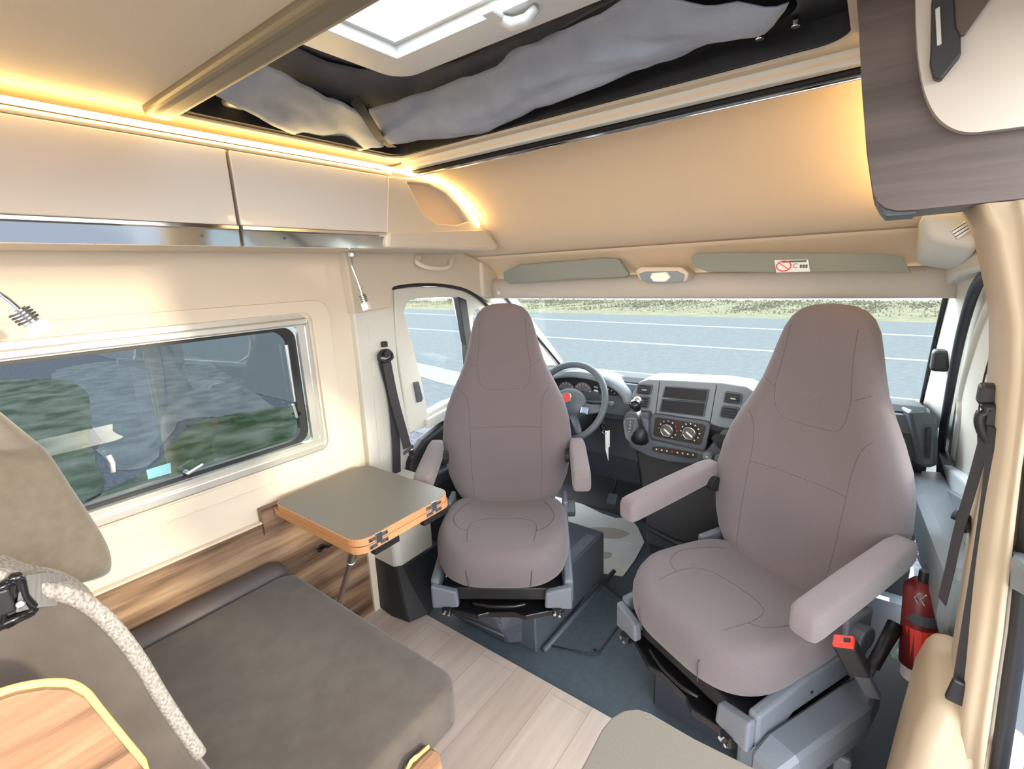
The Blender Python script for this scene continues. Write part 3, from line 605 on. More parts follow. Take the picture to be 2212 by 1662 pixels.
# climate panel
YH = 2.015
hp = prism('climate_panel', 'y', pl('y', YH, roundpx([(1414, 898), (1530, 917), (1518, 966), (1408, 946)], .12)), YH, YH + .1, 'hvac', db, bevel=0.003)
prism('panel_frame', 'y', pl('y', YH - .001, roundpx([(1408, 893), (1536, 912), (1523, 975), (1400, 953)], .14)), YH - .006, YH + .02, 'dash', db, holes=[list(reversed(pl('y', YH - .001, roundpx([(1416, 900), (1527, 918), (1515, 962), (1411, 942)], .12))))], bevel=0.003)
for u, v in ((1443, 928), (1491, 934)):
    c = P(u, v, 'y', YH); k = cyl('climate_knob', c, c + Vector((0, -.018, 0)), 0.033, 'black', hp, 32)
    bm = bmesh.new(); tube_bm(bm, [c + Vector((.026 * cos(t), -.019, .026 * sin(t))) for t in [2 * pi * q / 28 for q in range(28)]], 0.0028, 8, True); fin(bm, 'knob_ring', 'brushed', k, True)
    cyl('knob_face', c + Vector((0, -.016, 0)), c + Vector((0, -.021, 0)), .0225, 'knob_face', k, 24)
    rbox('pointer', c + Vector((.003, -.024, -.004)), (.036, .010, .011), Matrix.Rotation(R(38), 3, 'Y'), 'alu', k, .004)
    for q in range(11):
        a = R(-60 + 30 * q); p = c + Vector((.0385 * cos(a), -.001, .0385 * sin(a)))
        rbox('scale_mark', p, (.006, .002, .005), Matrix.Rotation(-a, 3, 'Y'), ('red' if (u < 1460 and q in (2, 3)) else 'blue_mark' if (u < 1460 and q in (5, 6)) else 'white'), k, 0)
# lower console: sweeping panel with button strip, cup holder and sockets
YL = 1.985
lowc = prism('lower_console', 'y', pl('y', YL, [(1345, 905), (1352, 890), (1400, 893), (1402, 950), (1522, 978), (1545, 950), (1560, 930), (1640, 940), (1640, 1010), (1560, 1012), (1450, 1000), (1395, 985), (1362, 968), (1350, 940)]), YL, YL + .16, 'dash', db, bevel=0.010, seg=3)
bs = prism('button_strip', 'y', pl('y', YL - .003, roundpx([(1410, 963), (1507, 979), (1503, 992), (1408, 975)], .3)), YL - .007, YL + .005, 'hvac', db, bevel=0.003)
for k in range(8):
    c = P(1418 + 11.3 * k, 971 + 1.75 * k, 'y', YL - .008); rbox('button_mark', c, (.006, .002, .006), Matrix.Rotation(R(8), 3, 'Y'), 'white' if k != 3 else 'red', bs, 0)
prism('cup_holder', 'y', pl('y', YL - .002, [(1536, 946), (1545, 938), (1590, 942), (1592, 980), (1560, 974), (1546, 962)]), YL - .004, YL + .004, 'black', db, bevel=0.002)
for u, v in ((1530, 984), (1556, 989)):
    c = P(u, v, 'y', YL); k = cyl('socket_cover', c + Vector((0, .01, 0)), c + Vector((0, -.02, 0)), .0185, 'dash_light', db, 20); rbox('socket_mark', c + Vector((0, -.021, 0)), (.010, .001, .005), Matrix(), 'white', k, 0)
loft('console_tower', [[(-.83, 2.03, .66), (-.36, 2.03, .66), (-.36, 2.4, .66), (-.83, 2.4, .66)], [(-.80, 2.02, .55), (-.38, 2.02, .55), (-.38, 2.4, .55), (-.80, 2.4, .55)], [(-.76, 2.00, .36), (-.42, 2.00, .36), (-.42, 2.4, .36), (-.76, 2.4, .36)], [(-.75, 1.99, .22), (-.45, 1.99, .22), (-.45, 2.4, .22), (-.75, 2.4, .22)], [(-.72, 2.04, -.01), (-.47, 2.04, -.01), (-.47, 2.4, -.01), (-.72, 2.4, -.01)]], 'card', db, True, False).modifiers.new('b', 'BEVEL').width = .012
tube('tower_ridge', [(-.755, 1.992, .30), (-.60, 1.982, .27), (-.44, 1.992, .29)], .012, 'card', db, 8)
prism('knee_panel', 'x', [(2.10, .45), (2.05, .60), (2.06, .72), (2.12, .80), (2.3, .80), (2.3, .45)], -1.64, -.82, 'dash_dark', db, bevel=.01)
prism('knee_panel', 'x', [(2.10, .45), (2.05, .60), (2.06, .72), (2.12, .80), (2.3, .80), (2.3, .45)], -.36, .18, 'dash_dark', db, bevel=.01)
st(prism('wall_front', 'x', [(2.55, -.05), (2.62, -.05), (2.70, .88), (2.62, .88)], -1.72, .26, 'black', None, bevel=.002), 'dark bulkhead of the footwell')
# passenger end of the dashboard
pe = loft('dash_end', [[P(1963, 888, 'y', 2.02), P(2000, 884, 'y', 2.03), P(2018, 900, 'y', 2.05), P(2026, 920, 'y', 2.06), (.24, 2.3, .90), (.10, 2.3, .95)], [P(1990, 1010, 'y', 2.02), P(2005, 1010, 'y', 2.02), P(2015, 1010, 'y', 2.03), P(2025, 1010, 'y', 2.06), (.24, 2.3, .76), (.10, 2.3, .76)]], 'dash', db, True, False); pe.modifiers.new('b', 'BEVEL').width = .01
sv = prism('side_vent', 'y', pl('y', 2.015, [(2003, 926), (2013, 926), (2009, 990), (2000, 990)]), 2.008, 2.03, 'black', db, bevel=.002)
for k in range(6): box('slat', P(2001, 936 + 9 * k, 'y', 2.006), P(2012, 938 + 9 * k, 'y', 2.004), 'grey_dark', sv, 0)
text('lettering', 'AIR BAG', .014, P(1645, 852, 'y', 2.03) + Vector((.02, 0, 0)), Matrix.Rotation(R(90), 3, 'X'), 'grey_dark', db)

# steering wheel and column
wc = P(1228, 868, 'y', 1.90); axis = Vector((0, -cos(R(28)), sin(R(28))))
U = Vector((1, 0, 0)); V = axis.cross(U).normalized(); V = -V if V.z < 0 else V
def wp(a, b, c=0): return wc + U * a + V * b + axis * c
sw = thing('steering_wheel', 'dark grey steering wheel with a red round badge, half hidden by the driver seat', 'steering wheel', tuple(wc))
tube('rim', [wp(.185 * cos(t), .185 * sin(t)) for t in [2 * pi * k / 48 for k in range(48)]], .0155, 'dash', sw, 12, True)
rot = Matrix((U, V, axis)).transposed()
bm = bmesh.new(); bmesh.ops.create_uvsphere(bm, u_segments=28, v_segments=14, radius=1); bmesh.ops.transform(bm, matrix=Matrix.Translation(wp(0, .0, -.01)) @ rot.to_4x4() @ Matrix.Diagonal((.088, .068, .035, 1)), verts=bm.verts)
hub = fin(bm, 'hub', 'dash', sw, True)
for s in (-1, 1):
    bm = bmesh.new(); tube_bm(bm, [wp(s * .05, -.015, -.01), wp(s * .11, -.02, -.012), wp(s * .175, -.01, -.004)], [.030, .024, .018], 10, False, .45, axis); sp = fin(bm, 'spoke', 'dash', sw, True)
    rbox('button_pod', wp(s * .098, -.032, .008), (.040, .034, .010), rot, 'brushed', sp, .006)
    rbox('button_face', wp(s * .098, -.032, .012), (.030, .024, .006), rot, 'blue_mark', sp, .002)
    bm = bmesh.new(); tube_bm(bm, [wp(s * .03, -.05, -.01), wp(s * .07, -.11, -.01), wp(s * .10, -.155, -.004)], [.022, .018, .014], 10, False, .5, axis); fin(bm, 'spoke', 'dash', sw, True)
em = cyl('badge', wp(0, .012, .022), wp(0, .012, .032), .026, 'chrome', sw, 32)
cyl('badge_face', wp(0, .012, .030), wp(0, .012, .034), .0215, 'red', em, 32)
text('badge_letters', 'FIAT', .0165, wp(0, .012, .0345), rot, 'chrome', em)
co = thing('steering_column', 'dark steering column shroud with stalk and ignition lock', 'steering column', tuple(wp(0, 0, -.1)))
tube('shroud', [wp(0, -.02, -.04), wp(0, -.03, -.10), wp(0, -.03, -.22)], [.055, .065, .07], 'dash_dark', co, 16)
c0 = wp(.05, .02, -.06); tube('stalk', [c0, c0 + Vector((.10, 0, .01)), c0 + Vector((.155, -.01, .012))], [.008, .008, .013], 'dash', co, 10)
c0 = wp(-.05, .03, -.06); tube('stalk', [c0, c0 + Vector((-.10, 0, .02)), c0 + Vector((-.15, -.01, .03))], [.008, .008, .012], 'dash', co, 10)
ig = P(1300, 920, 'y', 1.97); cyl('ignition_lock', ig + Vector((-.03, .05, .02)), ig, .022, 'dash_dark', co, 20)
ky = thing('key_with_tag', 'ignition key with a pale paper tag dangling below the steering wheel', 'key', tuple(ig))
cyl('key_head', ig, ig + Vector((.02, -.022, -.012)), .013, 'black_gloss', ky, 16)
bm = bmesh.new(); kc = ig + Vector((.027, -.026, -.02)); tube_bm(bm, [kc + Vector((.010 * cos(t), 0, .010 * sin(t))) for t in [2 * pi * k / 16 for k in range(16)]], .0015, 6, True); fin(bm, 'key_ring', 'chrome', ky, True)
tg2 = pl('y', 1.945, [(1307, 932), (1317, 930), (1317, 965), (1314, 968), (1314, 996), (1308, 972)])
prism('paper_tag', 'y', tg2, 1.945, 1.9462, 'white', ky, bevel=0)
# gear lever
gb = P(1372, 930, 'y', 1.965)
gl_ = thing('gear_lever', 'gear lever with a glossy knob and leather boot, left of the climate dials', 'gear lever', tuple(gb))
prism('bezel', 'y', pl('y', 1.972, roundpx([(1346, 902), (1402, 906), (1396, 966), (1352, 950)], .25)), 1.965, 1.985, 'grey_plastic', gl_, bevel=.005)
prism('gate_label', 'y', pl('y', 1.962, roundpx([(1351, 905), (1370, 907), (1363, 938), (1353, 930)], .2)), 1.960, 1.966, 'dash', gl_, bevel=.001)
for k, ch in enumerate('RNDM'): text('gate_letter', ch, .009, P(1362 - k * .8, 912 + 7 * k, 'y', 1.959), Matrix.Rotation(R(90), 3, 'X'), 'white', gl_)
g0, g1, g2 = P(1382, 950, 'y', 1.95), P(1386, 925, 'y', 1.93), P(1377, 886, 'y', 1.87)
tube('boot', [g0, g0.lerp(g1, .5), g1], [.040, .030, .014], 'black', gl_, 12)
tube('shaft', [g1, g1.lerp(g2, .5), g2], [.012, .011, .013], 'brushed', gl_, 12)
tube('knob', [g2, g2 + Vector((-.004, -.008, .018)), g2 + Vector((-.008, -.014, .034)), g2 + Vector((-.010, -.018, .044))], [.015, .023, .024, .012], 'black_gloss', gl_, 16)
tube('knob_cap', [g2 + Vector((.004, .004, .028)), g2 + Vector((-.004, -.006, .046)), g2 + Vector((-.008, -.012, .051))], [.020, .019, .008], 'brushed', gl_, 14)
# pedals
for u, v, lb in ((1322, 1078, 'grey metal brake pedal under the steering column'),):
    c = P(u, v, 'y', 2.20); t = thing('brake_pedal', lb, 'pedal', tuple(c))
    rbox('pad', c, (.055, .012, .06), Matrix.Rotation(R(-30), 3, 'X'), 'grey_dark', t, .004)
    tube('arm', [c + Vector((0, .01, 0)), c + Vector((0, .05, .10)), c + Vector((-.01, .10, .22))], .009, 'black', t, 8)

# ================================================================ CAB FLOOR ITEMS
def sheetpaper(name, pts, label, seed, stains=(), z=0.0):
    rnd = random.Random(seed); bm = bmesh.new()
    prism_bm(bm, 'z', pts, z, z + .0015)
    t = tag(fin(bm, name, 'paper'), label, 'protective paper', 'white protective paper in the footwells')
    for sx_, sy_, rx, ry, ro in stains:
        o = [(sx_ + rx * cos(a) * (1 + .12 * sin(3 * a)) * cos(ro) - ry * sin(a) * sin(ro), sy_ + rx * cos(a) * sin(ro) + ry * sin(a) * cos(ro)) for a in [2 * pi * k / 24 for k in range(24)]]
        prism('stain', 'z', o, z + .0016, z + .002, 'stain', t, bevel=0)
    return t
pz = lambda L: [tuple(P(u, v, 'z', -.008)[:2]) for u, v in L]
sheetpaper('floor_paper', pz([(1200, 1070), (1243, 1082), (1300, 1110), (1330, 1120), (1360, 1118), (1378, 1140), (1392, 1172), (1372, 1210), (1345, 1246), (1290, 1238), (1240, 1200), (1190, 1150)]), 'white protective paper with foot marks in the driver footwell', 1, [(-1.10, 2.32, .12, .06, .4), (-1.02, 2.10, .05, .03, .9)], -.008)
sheetpaper('floor_paper', [(-.44, 1.80), (.18, 1.80), (.2, 2.50), (-.42, 2.50)], 'white protective paper in the passenger footwell', 2, [], -.008)
hl = tag(prism('floor_hatch', 'z', [tuple(P(u, v, 'z', -.006)[:2]) for u, v in [(1190, 1395), (1283, 1415), (1292, 1412), (1352, 1330), (1352, 1300), (1290, 1258), (1280, 1262)]], -.0125, -.004, 'rubber', None, bevel=.003), 'rubber-covered hatch with bolts in the cab floor between the seats', 'hatch')
hp_ = [P(u, v, 'z', -.004) for u, v in [(1190, 1395), (1283, 1415), (1292, 1412), (1352, 1330), (1352, 1300), (1290, 1258), (1280, 1262)]]
tube('groove', hp_, .0035, 'dash_dark', hl, 6, True)
for u, v, r in ((1285, 1407, .016), (1313, 1268, .010), (1337, 1322, .010), (1228, 1327, .007)):
    c = P(u, v, 'z', -.004); k = cyl('bolt', c + Vector((0, 0, -.004)), c + Vector((0, 0, .003)), r, 'grey_dark', hl, 20); cyl('bolt_recess', c + Vector((0, 0, .002)), c + Vector((0, 0, .0045)), r * .5, 'black', k, 12, bevel=0)

# ================================================================ CAB SEATS
def supell(w, d, n, N=56):
    out = []
    for k in range(N):
        t = 2 * pi * k / N; c, s = cos(t), sin(t)
        out.append((w * math.copysign(abs(c) ** (2 / n), c), d * math.copysign(abs(s) ** (2 / n), s)))
    return out
BW = [(0, .19), (.02, .215), (.06, .238), (.12, .262), (.20, .279), (.28, .284), (.36, .276), (.43, .258), (.50, .228), (.56, .198), (.62, .172), (.68, .155), (.74, .140), (.79, .126), (.825, .108), (.848, .085), (.860, .055), (.865, .02)]
def interp(tab, s):
    for a, b in zip(tab, tab[1:]):
        if s <= b[0]: return a[1] + (b[1] - a[1]) * (s - a[0]) / (b[0] - a[0])
    return tab[-1][1]
TH = [(0, .06), (.06, .075), (.3, .075), (.5, .062), (.65, .052), (.8, .045), (.84, .036), (.86, .022), (.865, .008)]
TILT = R(8)
def bframe(s):   # centre of the backrest at height s
    fw = 0.010 * max(0, s - .55) * 4
    return Vector((0, .235 + s * sin(TILT) - fw, .480 + s * 1.035 * cos(TILT)))
def bfront(x, s, off=0.002):
    w, t = interp(BW, s), interp(TH, s); q = min(.999, abs(x) / w)
    y = -t * (1 - q ** 3.0) ** (1 / 3.0)
    dip = .030 * math.exp(-((x / (w * .62)) ** 4)) * min(1, max(0, s / .06)) * (1 if s < .5 else max(.1, 1 - (s - .5) * 4))
    c = bframe(s); return c + Vector((x, (y + dip - off) * cos(TILT), -(y + dip - off) * -sin(TILT) * -1))
def make_seat(name, label, cat_loc, rz, fab, arm0=-.192, bs=1.0):
    LOCAL[0] = True
    t = thing(name, label, 'seat', cat_loc, rz)
    rings = []
    S = [b[0] for b in BW]; SS = []
    for a, b in zip(S, S[1:]): SS += [a, (a + b) / 2]
    SS.append(S[-1])
    for s in SS:
        w, th = interp(BW, s) * bs, interp(TH, s); c = bframe(s); ring = []
        for x, y in supell(w, th, 3.0):
            if y < 0: y += .040 * math.exp(-((x / (w * .58)) ** 4)) * min(1, max(0, s / .06)) * (1 if s < .5 else max(.1, 1 - (s - .5) * 4)) * min(1, -y / th * 1.2)
            ring.append(c + Vector((x, y * cos(TILT), -y * sin(TILT) * 0)))
        rings.append(ring)
    back = loft('backrest', rings, fab, t)
    def bf(x, s):
        w, th = interp(BW, s) * bs, interp(TH, s); q = min(.995, abs(x) / w)
        y = -th * (1 - q ** 3.0) ** (1 / 3.0)
        y += .040 * math.exp(-((x / (w * .58)) ** 4)) * min(1, max(0, s / .06)) * (1 if s < .5 else max(.1, 1 - (s - .5) * 4)) * min(1, -y / th * 1.2)
        c = bframe(s); return c + Vector((x, y * cos(TILT) + .0002, 0))
    def seam(pts, par, f, r=.0012):
        r *= .8
        P2 = smoothpts([Vector((a, b, 0)) for a, b in pts], 8); tube('seam', [f(p.x, p.y) for p in P2], r, 'seam', par, 6)
    for sg in (-1, 1):
        seam([(sg * .150, .03), (sg * .158, .15), (sg * .160, .30), (sg * .160, .40), (sg * .172, .47), (sg * .195, .505)], back, bf)
        seam([(sg * .100, .80), (sg * .106, .70), (sg * .118, .60), (sg * .108, .53), (sg * .085, .500)], back, bf, .0012)
        seam([(sg * .118, .60), (sg * .165, .625)], back, bf, .0012)
    seam([(-.158, .335), (0, .335), (.158, .335)], back, bf, .0013)
    seam([(-.085, .500), (0, .496), (.085, .500)], back, bf, .0012)
    # embroidered mark on the headrest part
    for (x0, s0, x1, s1) in ((-.045, .575, -.015, .598), (-.035, .590, .010, .602), (-.01, .580, .045, .598), (.0, .595, .05, .600)):
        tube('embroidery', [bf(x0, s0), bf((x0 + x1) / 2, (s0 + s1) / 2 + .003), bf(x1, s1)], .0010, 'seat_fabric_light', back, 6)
    # cushion
    def top(x, y):
        b = .022 * (1 - math.exp(-((abs(x) / .17) ** 6))) * (1 if y > -.12 else max(0, 1 + (y + .12) / .10))
        return .505 + b - .020 * max(0, min(1, (y + .05) / .25)) + .012 * math.exp(-((y + .20) / .09) ** 2)
    prf = [(.360, .84), (.370, .90), (.388, .96), (.412, .99), (.44, 1.0), (.470, .995), (.490, .975), (.502, .945)]
    rings = []
    def plan(k):
        x, y = supell(.262, .262, 3.6)[k]; 
        if y < -.05: x *= 1 - .10 * ((-y - .05) / .21) ** 2; y *= 1.07
        return x, y - .01
    for z, sc in prf: rings.append([Vector((plan(k)[0] * (sc if z < .45 else 1 - (1 - sc) * 1), plan(k)[1] * sc, z + (top(plan(k)[0], plan(k)[1]) - .505) * (z - .36) / .145)) for k in range(56)])
    for sc in (.90, .84, .76, .66, .54, .40, .25, .1): rings.append([Vector((plan(k)[0] * sc, plan(k)[1] * sc, top(plan(k)[0] * sc, plan(k)[1] * sc) + .006 * (1 if sc < .9 else .6))) for k in range(56)])
    cu = loft('seat_cushion', rings, fab, t)
    tf = lambda x, y: Vector((x, y, top(x, y) + .0062))
    for sg in (-1, 1): seam([(sg * .125, -.20), (sg * .135, -.10), (sg * .118, -.03), (sg * .07, .0)], cu, tf)
    seam([(-.07, .0), (0, .004), (.07, .0)], cu, tf)
    for sg in (-1, 1):
        seam([(sg * .135, -.12), (sg * .18, -.10), (sg * .205, -.02), (sg * .185, .09), (sg * .165, .14)], cu, tf, .0012)
        tube('seam', [Vector((sg * .125, -.215, .512)), Vector((sg * .122, -.262, .49)), Vector((sg * .118, -.288, .45)), Vector((sg * .112, -.278, .38))], .0015, 'seam', cu, 6)
    # grey side shields
    for sg in (-1, 1):
        o = [(-.235, .385), (-.235, .290), (-.205, .280), (-.14, .290), (-.09, .325), (.20, .330), (.235, .36), (.235, .415), (-.05, .415), (-.15, .395)]
        sh = prism('side_shield', 'x', o, sg * .235, sg * .268, 'grey_plastic', t, bevel=.010, seg=3)
        prism('shield_corner', 'y', [(sg * .262, .375), (sg * .165, .350), (sg * .160, .285), (sg * .262, .280)], -.262, -.232, 'grey_plastic', sh, bevel=.008, seg=3)
        cyl('shield_screw', (sg * .264, -.02, .36), (sg * .270, -.02, .36), .005, 'black', sh, 12, bevel=0)
        # armrests
        rt = Matrix.Rotation(R(-4), 3, 'X')
        rings = []
        for y, sc in ((arm0, .55), (arm0 + .002, .80), (arm0 + .012, .96), (arm0 + .032, 1.0), (-.01, 1.0), (.08, .98), (.19, .94), (.235, .80), (.245, .5)):
            c = Vector((sg * .315, y, .672 + (y + .19) * .16))
            rings.append([c + Vector((.037 * sc * (1 if True else 1) * (x / 1), 0, .040 * sc * z)) for x, z in supell(1, 1, 4.5, 24)])
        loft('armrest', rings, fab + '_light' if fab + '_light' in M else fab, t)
        cyl('arm_pivot', (sg * .262, .20, .70), (sg * .29, .20, .70), .028, 'black', t, 18)
    # swivel plate, rails, base frame
    sl = box('seat_pan', (-.225, -.225, .292), (.225, .24, .345), 'black', t, .006)
    tube('front_bar', smoothpts([(-.11, -.245, .292), (-.04, -.262, .294), (.04, -.262, .294), (.09, -.245, .292)], 6), .006, 'black_gloss', t, 8)
    for sg in (-1, 1):
        r = box('rail', (sg * .205 - .018, -.275, .258), (sg * .205 + .018, .26, .290), 'black_gloss', t, .005)
        cyl('rail_bolt', (sg * .205 - .008, -.275, .274), (sg * .205 - .008, -.281, .274), .006, 'chrome', r, 10, bevel=0)
        cyl('rail_bolt', (sg * .205 + .009, -.275, .268), (sg * .205 + .009, -.281, .268), .005, 'chrome', r, 10, bevel=0)
    prism('swivel_plate', 'z', [(-.235, -.22), (-.09, -.265), (-.05, -.25), (.05, -.25), (.09, -.265), (.235, -.22), (.235, .24), (-.235, .24)], .236, .258, 'latch' if False else 'black_gloss', t, bevel=.003)
    # recline knob, side levers
    cyl('recline_knob', (.255, .16, .47), (.30, .16, .47), .038, 'grey_dark', t, 12, bevel=.006)
    box('hinge_cover', (.245, .12, .36), (.268, .24, .52), 'grey_plastic', t, .008)
    box('hinge_cover', (-.268, .12, .36), (-.245, .24, .52), 'grey_plastic', t, .008)
    LOCAL[0] = False
    return t
sD = make_seat('swivel_seat', 'brown-grey cab seat in front of the steering wheel, turned to face the living area', (-1.13, 1.40, 0), R(33), 'seat_fabric', -.07, 1.035)
sP = make_seat('swivel_seat', 'larger-looking grey cab seat at the right, passenger side, with red belt buckle', (-.252, 1.455, 0), R(-27), 'seat_fabric', -.185, 1.085)
LOCAL[0] = True
# passenger seat extras (local frame, outer side is +x)
hs = loft('handbrake_shield', [[Vector((x, y, z)) for x, z in ((.27, .30), (.34, .30), (.345, .25), (.34, .205), (.27, .20))] for y in (-.26,)] + [[Vector((x, y, z)) for x, z in ((.27, .33), (.355, .335), (.36, .27), (.352, .215), (.27, .21))] for y in (-.20, .10)] + [[Vector((x, y, z)) for x, z in ((.27, .32), (.33, .32), (.335, .27), (.33, .24), (.27, .24))] for y in (.20,)], 'grey_plastic', sP, True, False); hs.modifiers.new('b', 'BEVEL').width = .010
rbox('release_lever', (.352, -.20, .245), (.010, .024, .055), Matrix.Rotation(R(20), 3, 'X'), 'alu', sP, .004)
LOCAL[0] = False
B0, B1, B2 = P(1823, 1388, 'y', 1.27), P(1858, 1452, 'y', 1.29), P(1884, 1500, 'y', 1.31)
ax_ = (B0 - B1).normalized(); qt = ax_.to_track_quat('Z', 'X').to_matrix()
toc = (CAM - B1).normalized(); xx = (toc - ax_ * toc.dot(ax_)).normalized(); yy = ax_.cross(xx); qt = Matrix((yy * -1, xx * -1, ax_)).transposed() @ Matrix.Rotation(R(28), 3, 'Z')
bk = rbox('belt_buckle', (B0 + B1) / 2, (.050, .036, (B0 - B1).length), qt, 'black', sP, .006)
rbox('buckle_button', B0 + ax_ * .001, (.045, .032, .014), qt, 'red', bk, .003)
rbox('buckle_slot', B0 + ax_ * .009 - qt.col[0] * .010, (.014, .010, .004), qt, 'black', bk, .001)
rbox('buckle_stalk', (B1 + B2) / 2, (.036, .020, (B1 - B2).length + .01), qt, 'grey_dark', sP, .006)
LOCAL[0] = False
tag(hs, 'grey plastic lever cover')
# pedestals, aligned with the van
pd = thing('seat_pedestal', 'dark grey metal box under the driver-side seat', 'pedestal', (-1.18, 1.62, 0))
pd_o = [(-1.42, 1.36), (-.945, 1.335), (-.945, 1.95), (-1.42, 1.95)]
loft('pedestal_box', [[(x, y, -.012) for x, y in pd_o], [(x * .98 - .02, y, .232) for x, y in pd_o]], 'dash', pd, True, False).modifiers.new('b', 'BEVEL').width = .006
pb = loft('step_cover', [[(-1.36, 1.30, .0), (-1.06, 1.30, .0), (-1.0, 1.36, .0), (-1.36, 1.36, .0)], [(-1.40, 1.235, .10), (-1.06, 1.26, .10), (-1.0, 1.36, .10), (-1.4, 1.36, .10)], [(-1.38, 1.22, .20), (-1.10, 1.25, .21), (-1.0, 1.36, .225), (-1.38, 1.36, .225)]], 'grey_dark', pd, True, False); pb.modifiers.new('b', 'BEVEL').width = .01
for k in range(4): tube('rib', [(-1.39, 1.232 + .012 * (3 - k) * .6, .06 + .03 * k), (-1.06, 1.258 + .010 * (3 - k) * .6, .06 + .03 * k)], .004, 'grey_dark', pb, 6)
bm = bmesh.new(); bxm(bm, Vector((-.98, 1.70, .236)), (.05, .36, .006)); fin(bm, 'top_flange', 'grey_plastic', pd)
tube('tunnel_rail', [(-.925, 1.36, -.005), (-.915, 2.0, -.005)], .012, 'dash', pd, 8)
for z, y in ((.18, 1.85), (.05, 1.5)): cyl('hole_plug', (-.958, y, z), (-.953, y, z), .006, 'black', pd, 10, bevel=0)
pp_ = thing('seat_pedestal', 'dark box base under the passenger-side seat with a pale lit corner plate', 'pedestal', (-.24, 1.62, 0))
po = [(-.475, 1.37), (.06, 1.34), (.06, 1.98), (-.475, 1.98)]
loft('pedestal_box', [[(x, y, -.012) for x, y in po], [(x, y, .232) for x, y in po]], 'dash_dark', pp_, True, False).modifiers.new('b', 'BEVEL').width = .008
box('corner_plate', (-.19, 1.305, -.01), (.03, 1.36, .19), 'grey_plastic', pp_, .012)
box('side_plate', (.045, 1.32, -.01), (.085, 1.40, .19), 'grey_plastic', pp_, .008)

# ================================================================ BENCH
bn = thing('bench_seat', 'grey-brown upholstered bench with wooden end panel, lower left', 'bench', (-1.2, .35, 0))
box('bench_box', (-1.715, -.10, 0), (-.80, .66, .345), 'wood_wall', bn, .003)
# seat cushion with soft corners
def pillow(name, outline, z0, z1, r, m, parent, n=5, sag=0.0):
    c = Vector((sum(p[0] for p in outline) / len(outline), sum(p[1] for p in outline) / len(outline)))
    rings = []
    def ins(d, z): 
        ring = []
        for p in outline:
            v = Vector(p) - c; L = v.length; ring.append(Vector((c.x + v.x * (1 - d / L), c.y + v.y * (1 - d / L), z)))
        return ring
    for k in range(n + 1):
        a = R(90 * k / n); rings.append(ins(r * (1 - sin(a)), z0 + r * (1 - cos(a))))
    for k in range(n + 1):
        a = R(90 * k / n); rings.append(ins(r * (1 - cos(a)), z1 - r + r * sin(a)))
    for q in (.06, .12, .2, .3, .4): rings.append(ins(q, z1 + sag * (q / .4)))
    return loft(name, rings, m, parent)
sc_ = pillow('seat_cushion', [(x, y) for x, y in rrect(-1.60, .02, -.755, .728, .055, 6)], .345, .478, .022, 'bench_fabric', bn, 5, .004)
tube('seam', [(-.757, .05, .372), (-.757, .68, .372), (-.80, .730, .372), (-1.55, .730, .372)], .0025, 'seam', sc_, 6)
bol = loft('bolster', [[Vector((-1.655 + .052 * x, y, .440 + .058 * z)) for x, z in supell(1, 1, 3, 24)] for y in (.02, .10, .35, .60, .69)] + [[Vector((-1.652 + .048 * x, .722, .440 + .048 * z)) for x, z in supell(1, 1, 3, 24)]], 'bench_leather', bn)
# backrest: profile swept across, side seen from the camera
side = pl('x', -.86, [(-60, 1262), (20, 1270), (80, 1290), (150, 1302), (205, 1330), (262, 1385), (310, 1450), (352, 1520), (398, 1590), (440, 1650)])
side += [(.235, .50), (.02, .46), (-.12, .50), (-.16, .80), (-.10, 1.0)]
side = [(p[0] , p[1]) for p in side]
bb = prism('backrest', 'x', side, -1.66, -.87, 'bench_fabric', bn, bevel=.022, seg=4)
fro = smoothpts([Vector((-.875, p[0], p[1])) for p in side[:10]], 5)
tube('woven_border', [p + Vector((-.006, .002, .002)) for p in fro], .0115, 'piping', bn, 10, False, .8, (1, 0, 0))
strap('woven_band', [p + Vector((-.05, .006, .008)) for p in fro[:22]], .07, .006, (1, 0, 0), 'piping', bn)
# headrest
hr = pl('x', -.95, [(75, 1000), (130, 1075), (185, 1155), (226, 1230), (222, 1250), (195, 1262)]) 
hd_ = [(.098, 1.275), (.118, 1.27), (.140, 1.18), (.158, 1.10), (.160, 1.055), (.145, 1.035), (.085, 1.05), (.03, 1.09), (-.02, 1.12), (-.03, 1.20), (.0, 1.26), (.05, 1.285)]
rings = []
for x, sc in ((-.955, .70), (-.958, .88), (-.968, .97), (-.985, 1), (-1.2, 1.0), (-1.42, 1.0), (-1.445, .95), (-1.455, .8)):
    cy_, cz_ = .065, 1.16; rings.append([Vector((x, cy_ + (y - cy_) * sc, cz_ + (z - cz_) * sc)) for y, z in [tuple(p)[:2] for p in smoothpts([Vector((a, b, 0)) for a, b in hd_], 4, True)]])
loft('headrest', rings, 'head_fabric', bn)
# wooden end panel with yellow edging
ep_ = pl('x', -.72, [(-80, 1560), (-20, 1524), (40, 1503), (100, 1493), (150, 1494), (185, 1512), (215, 1548), (262, 1605), (310, 1662), (400, 1770)])
ep_ += [(.40, .24), (.47, .30)] + pl('x', -.72, [(890, 1668), (915, 1640), (935, 1622), (950, 1630), (962, 1680)]) + [(.68, .0), (-.3, 0), (-.3, .8)]
e_ = prism('end_panel', 'x', ep_, -.745, -.722, 'wood_panel', bn, bevel=.001)
tube('edge_band', smoothpts([Vector((-.7335, p[0], p[1])) for p in ep_[:15]], 4), .0075, 'edge_yellow', bn, 8, False, .45, (1, 0, 0))
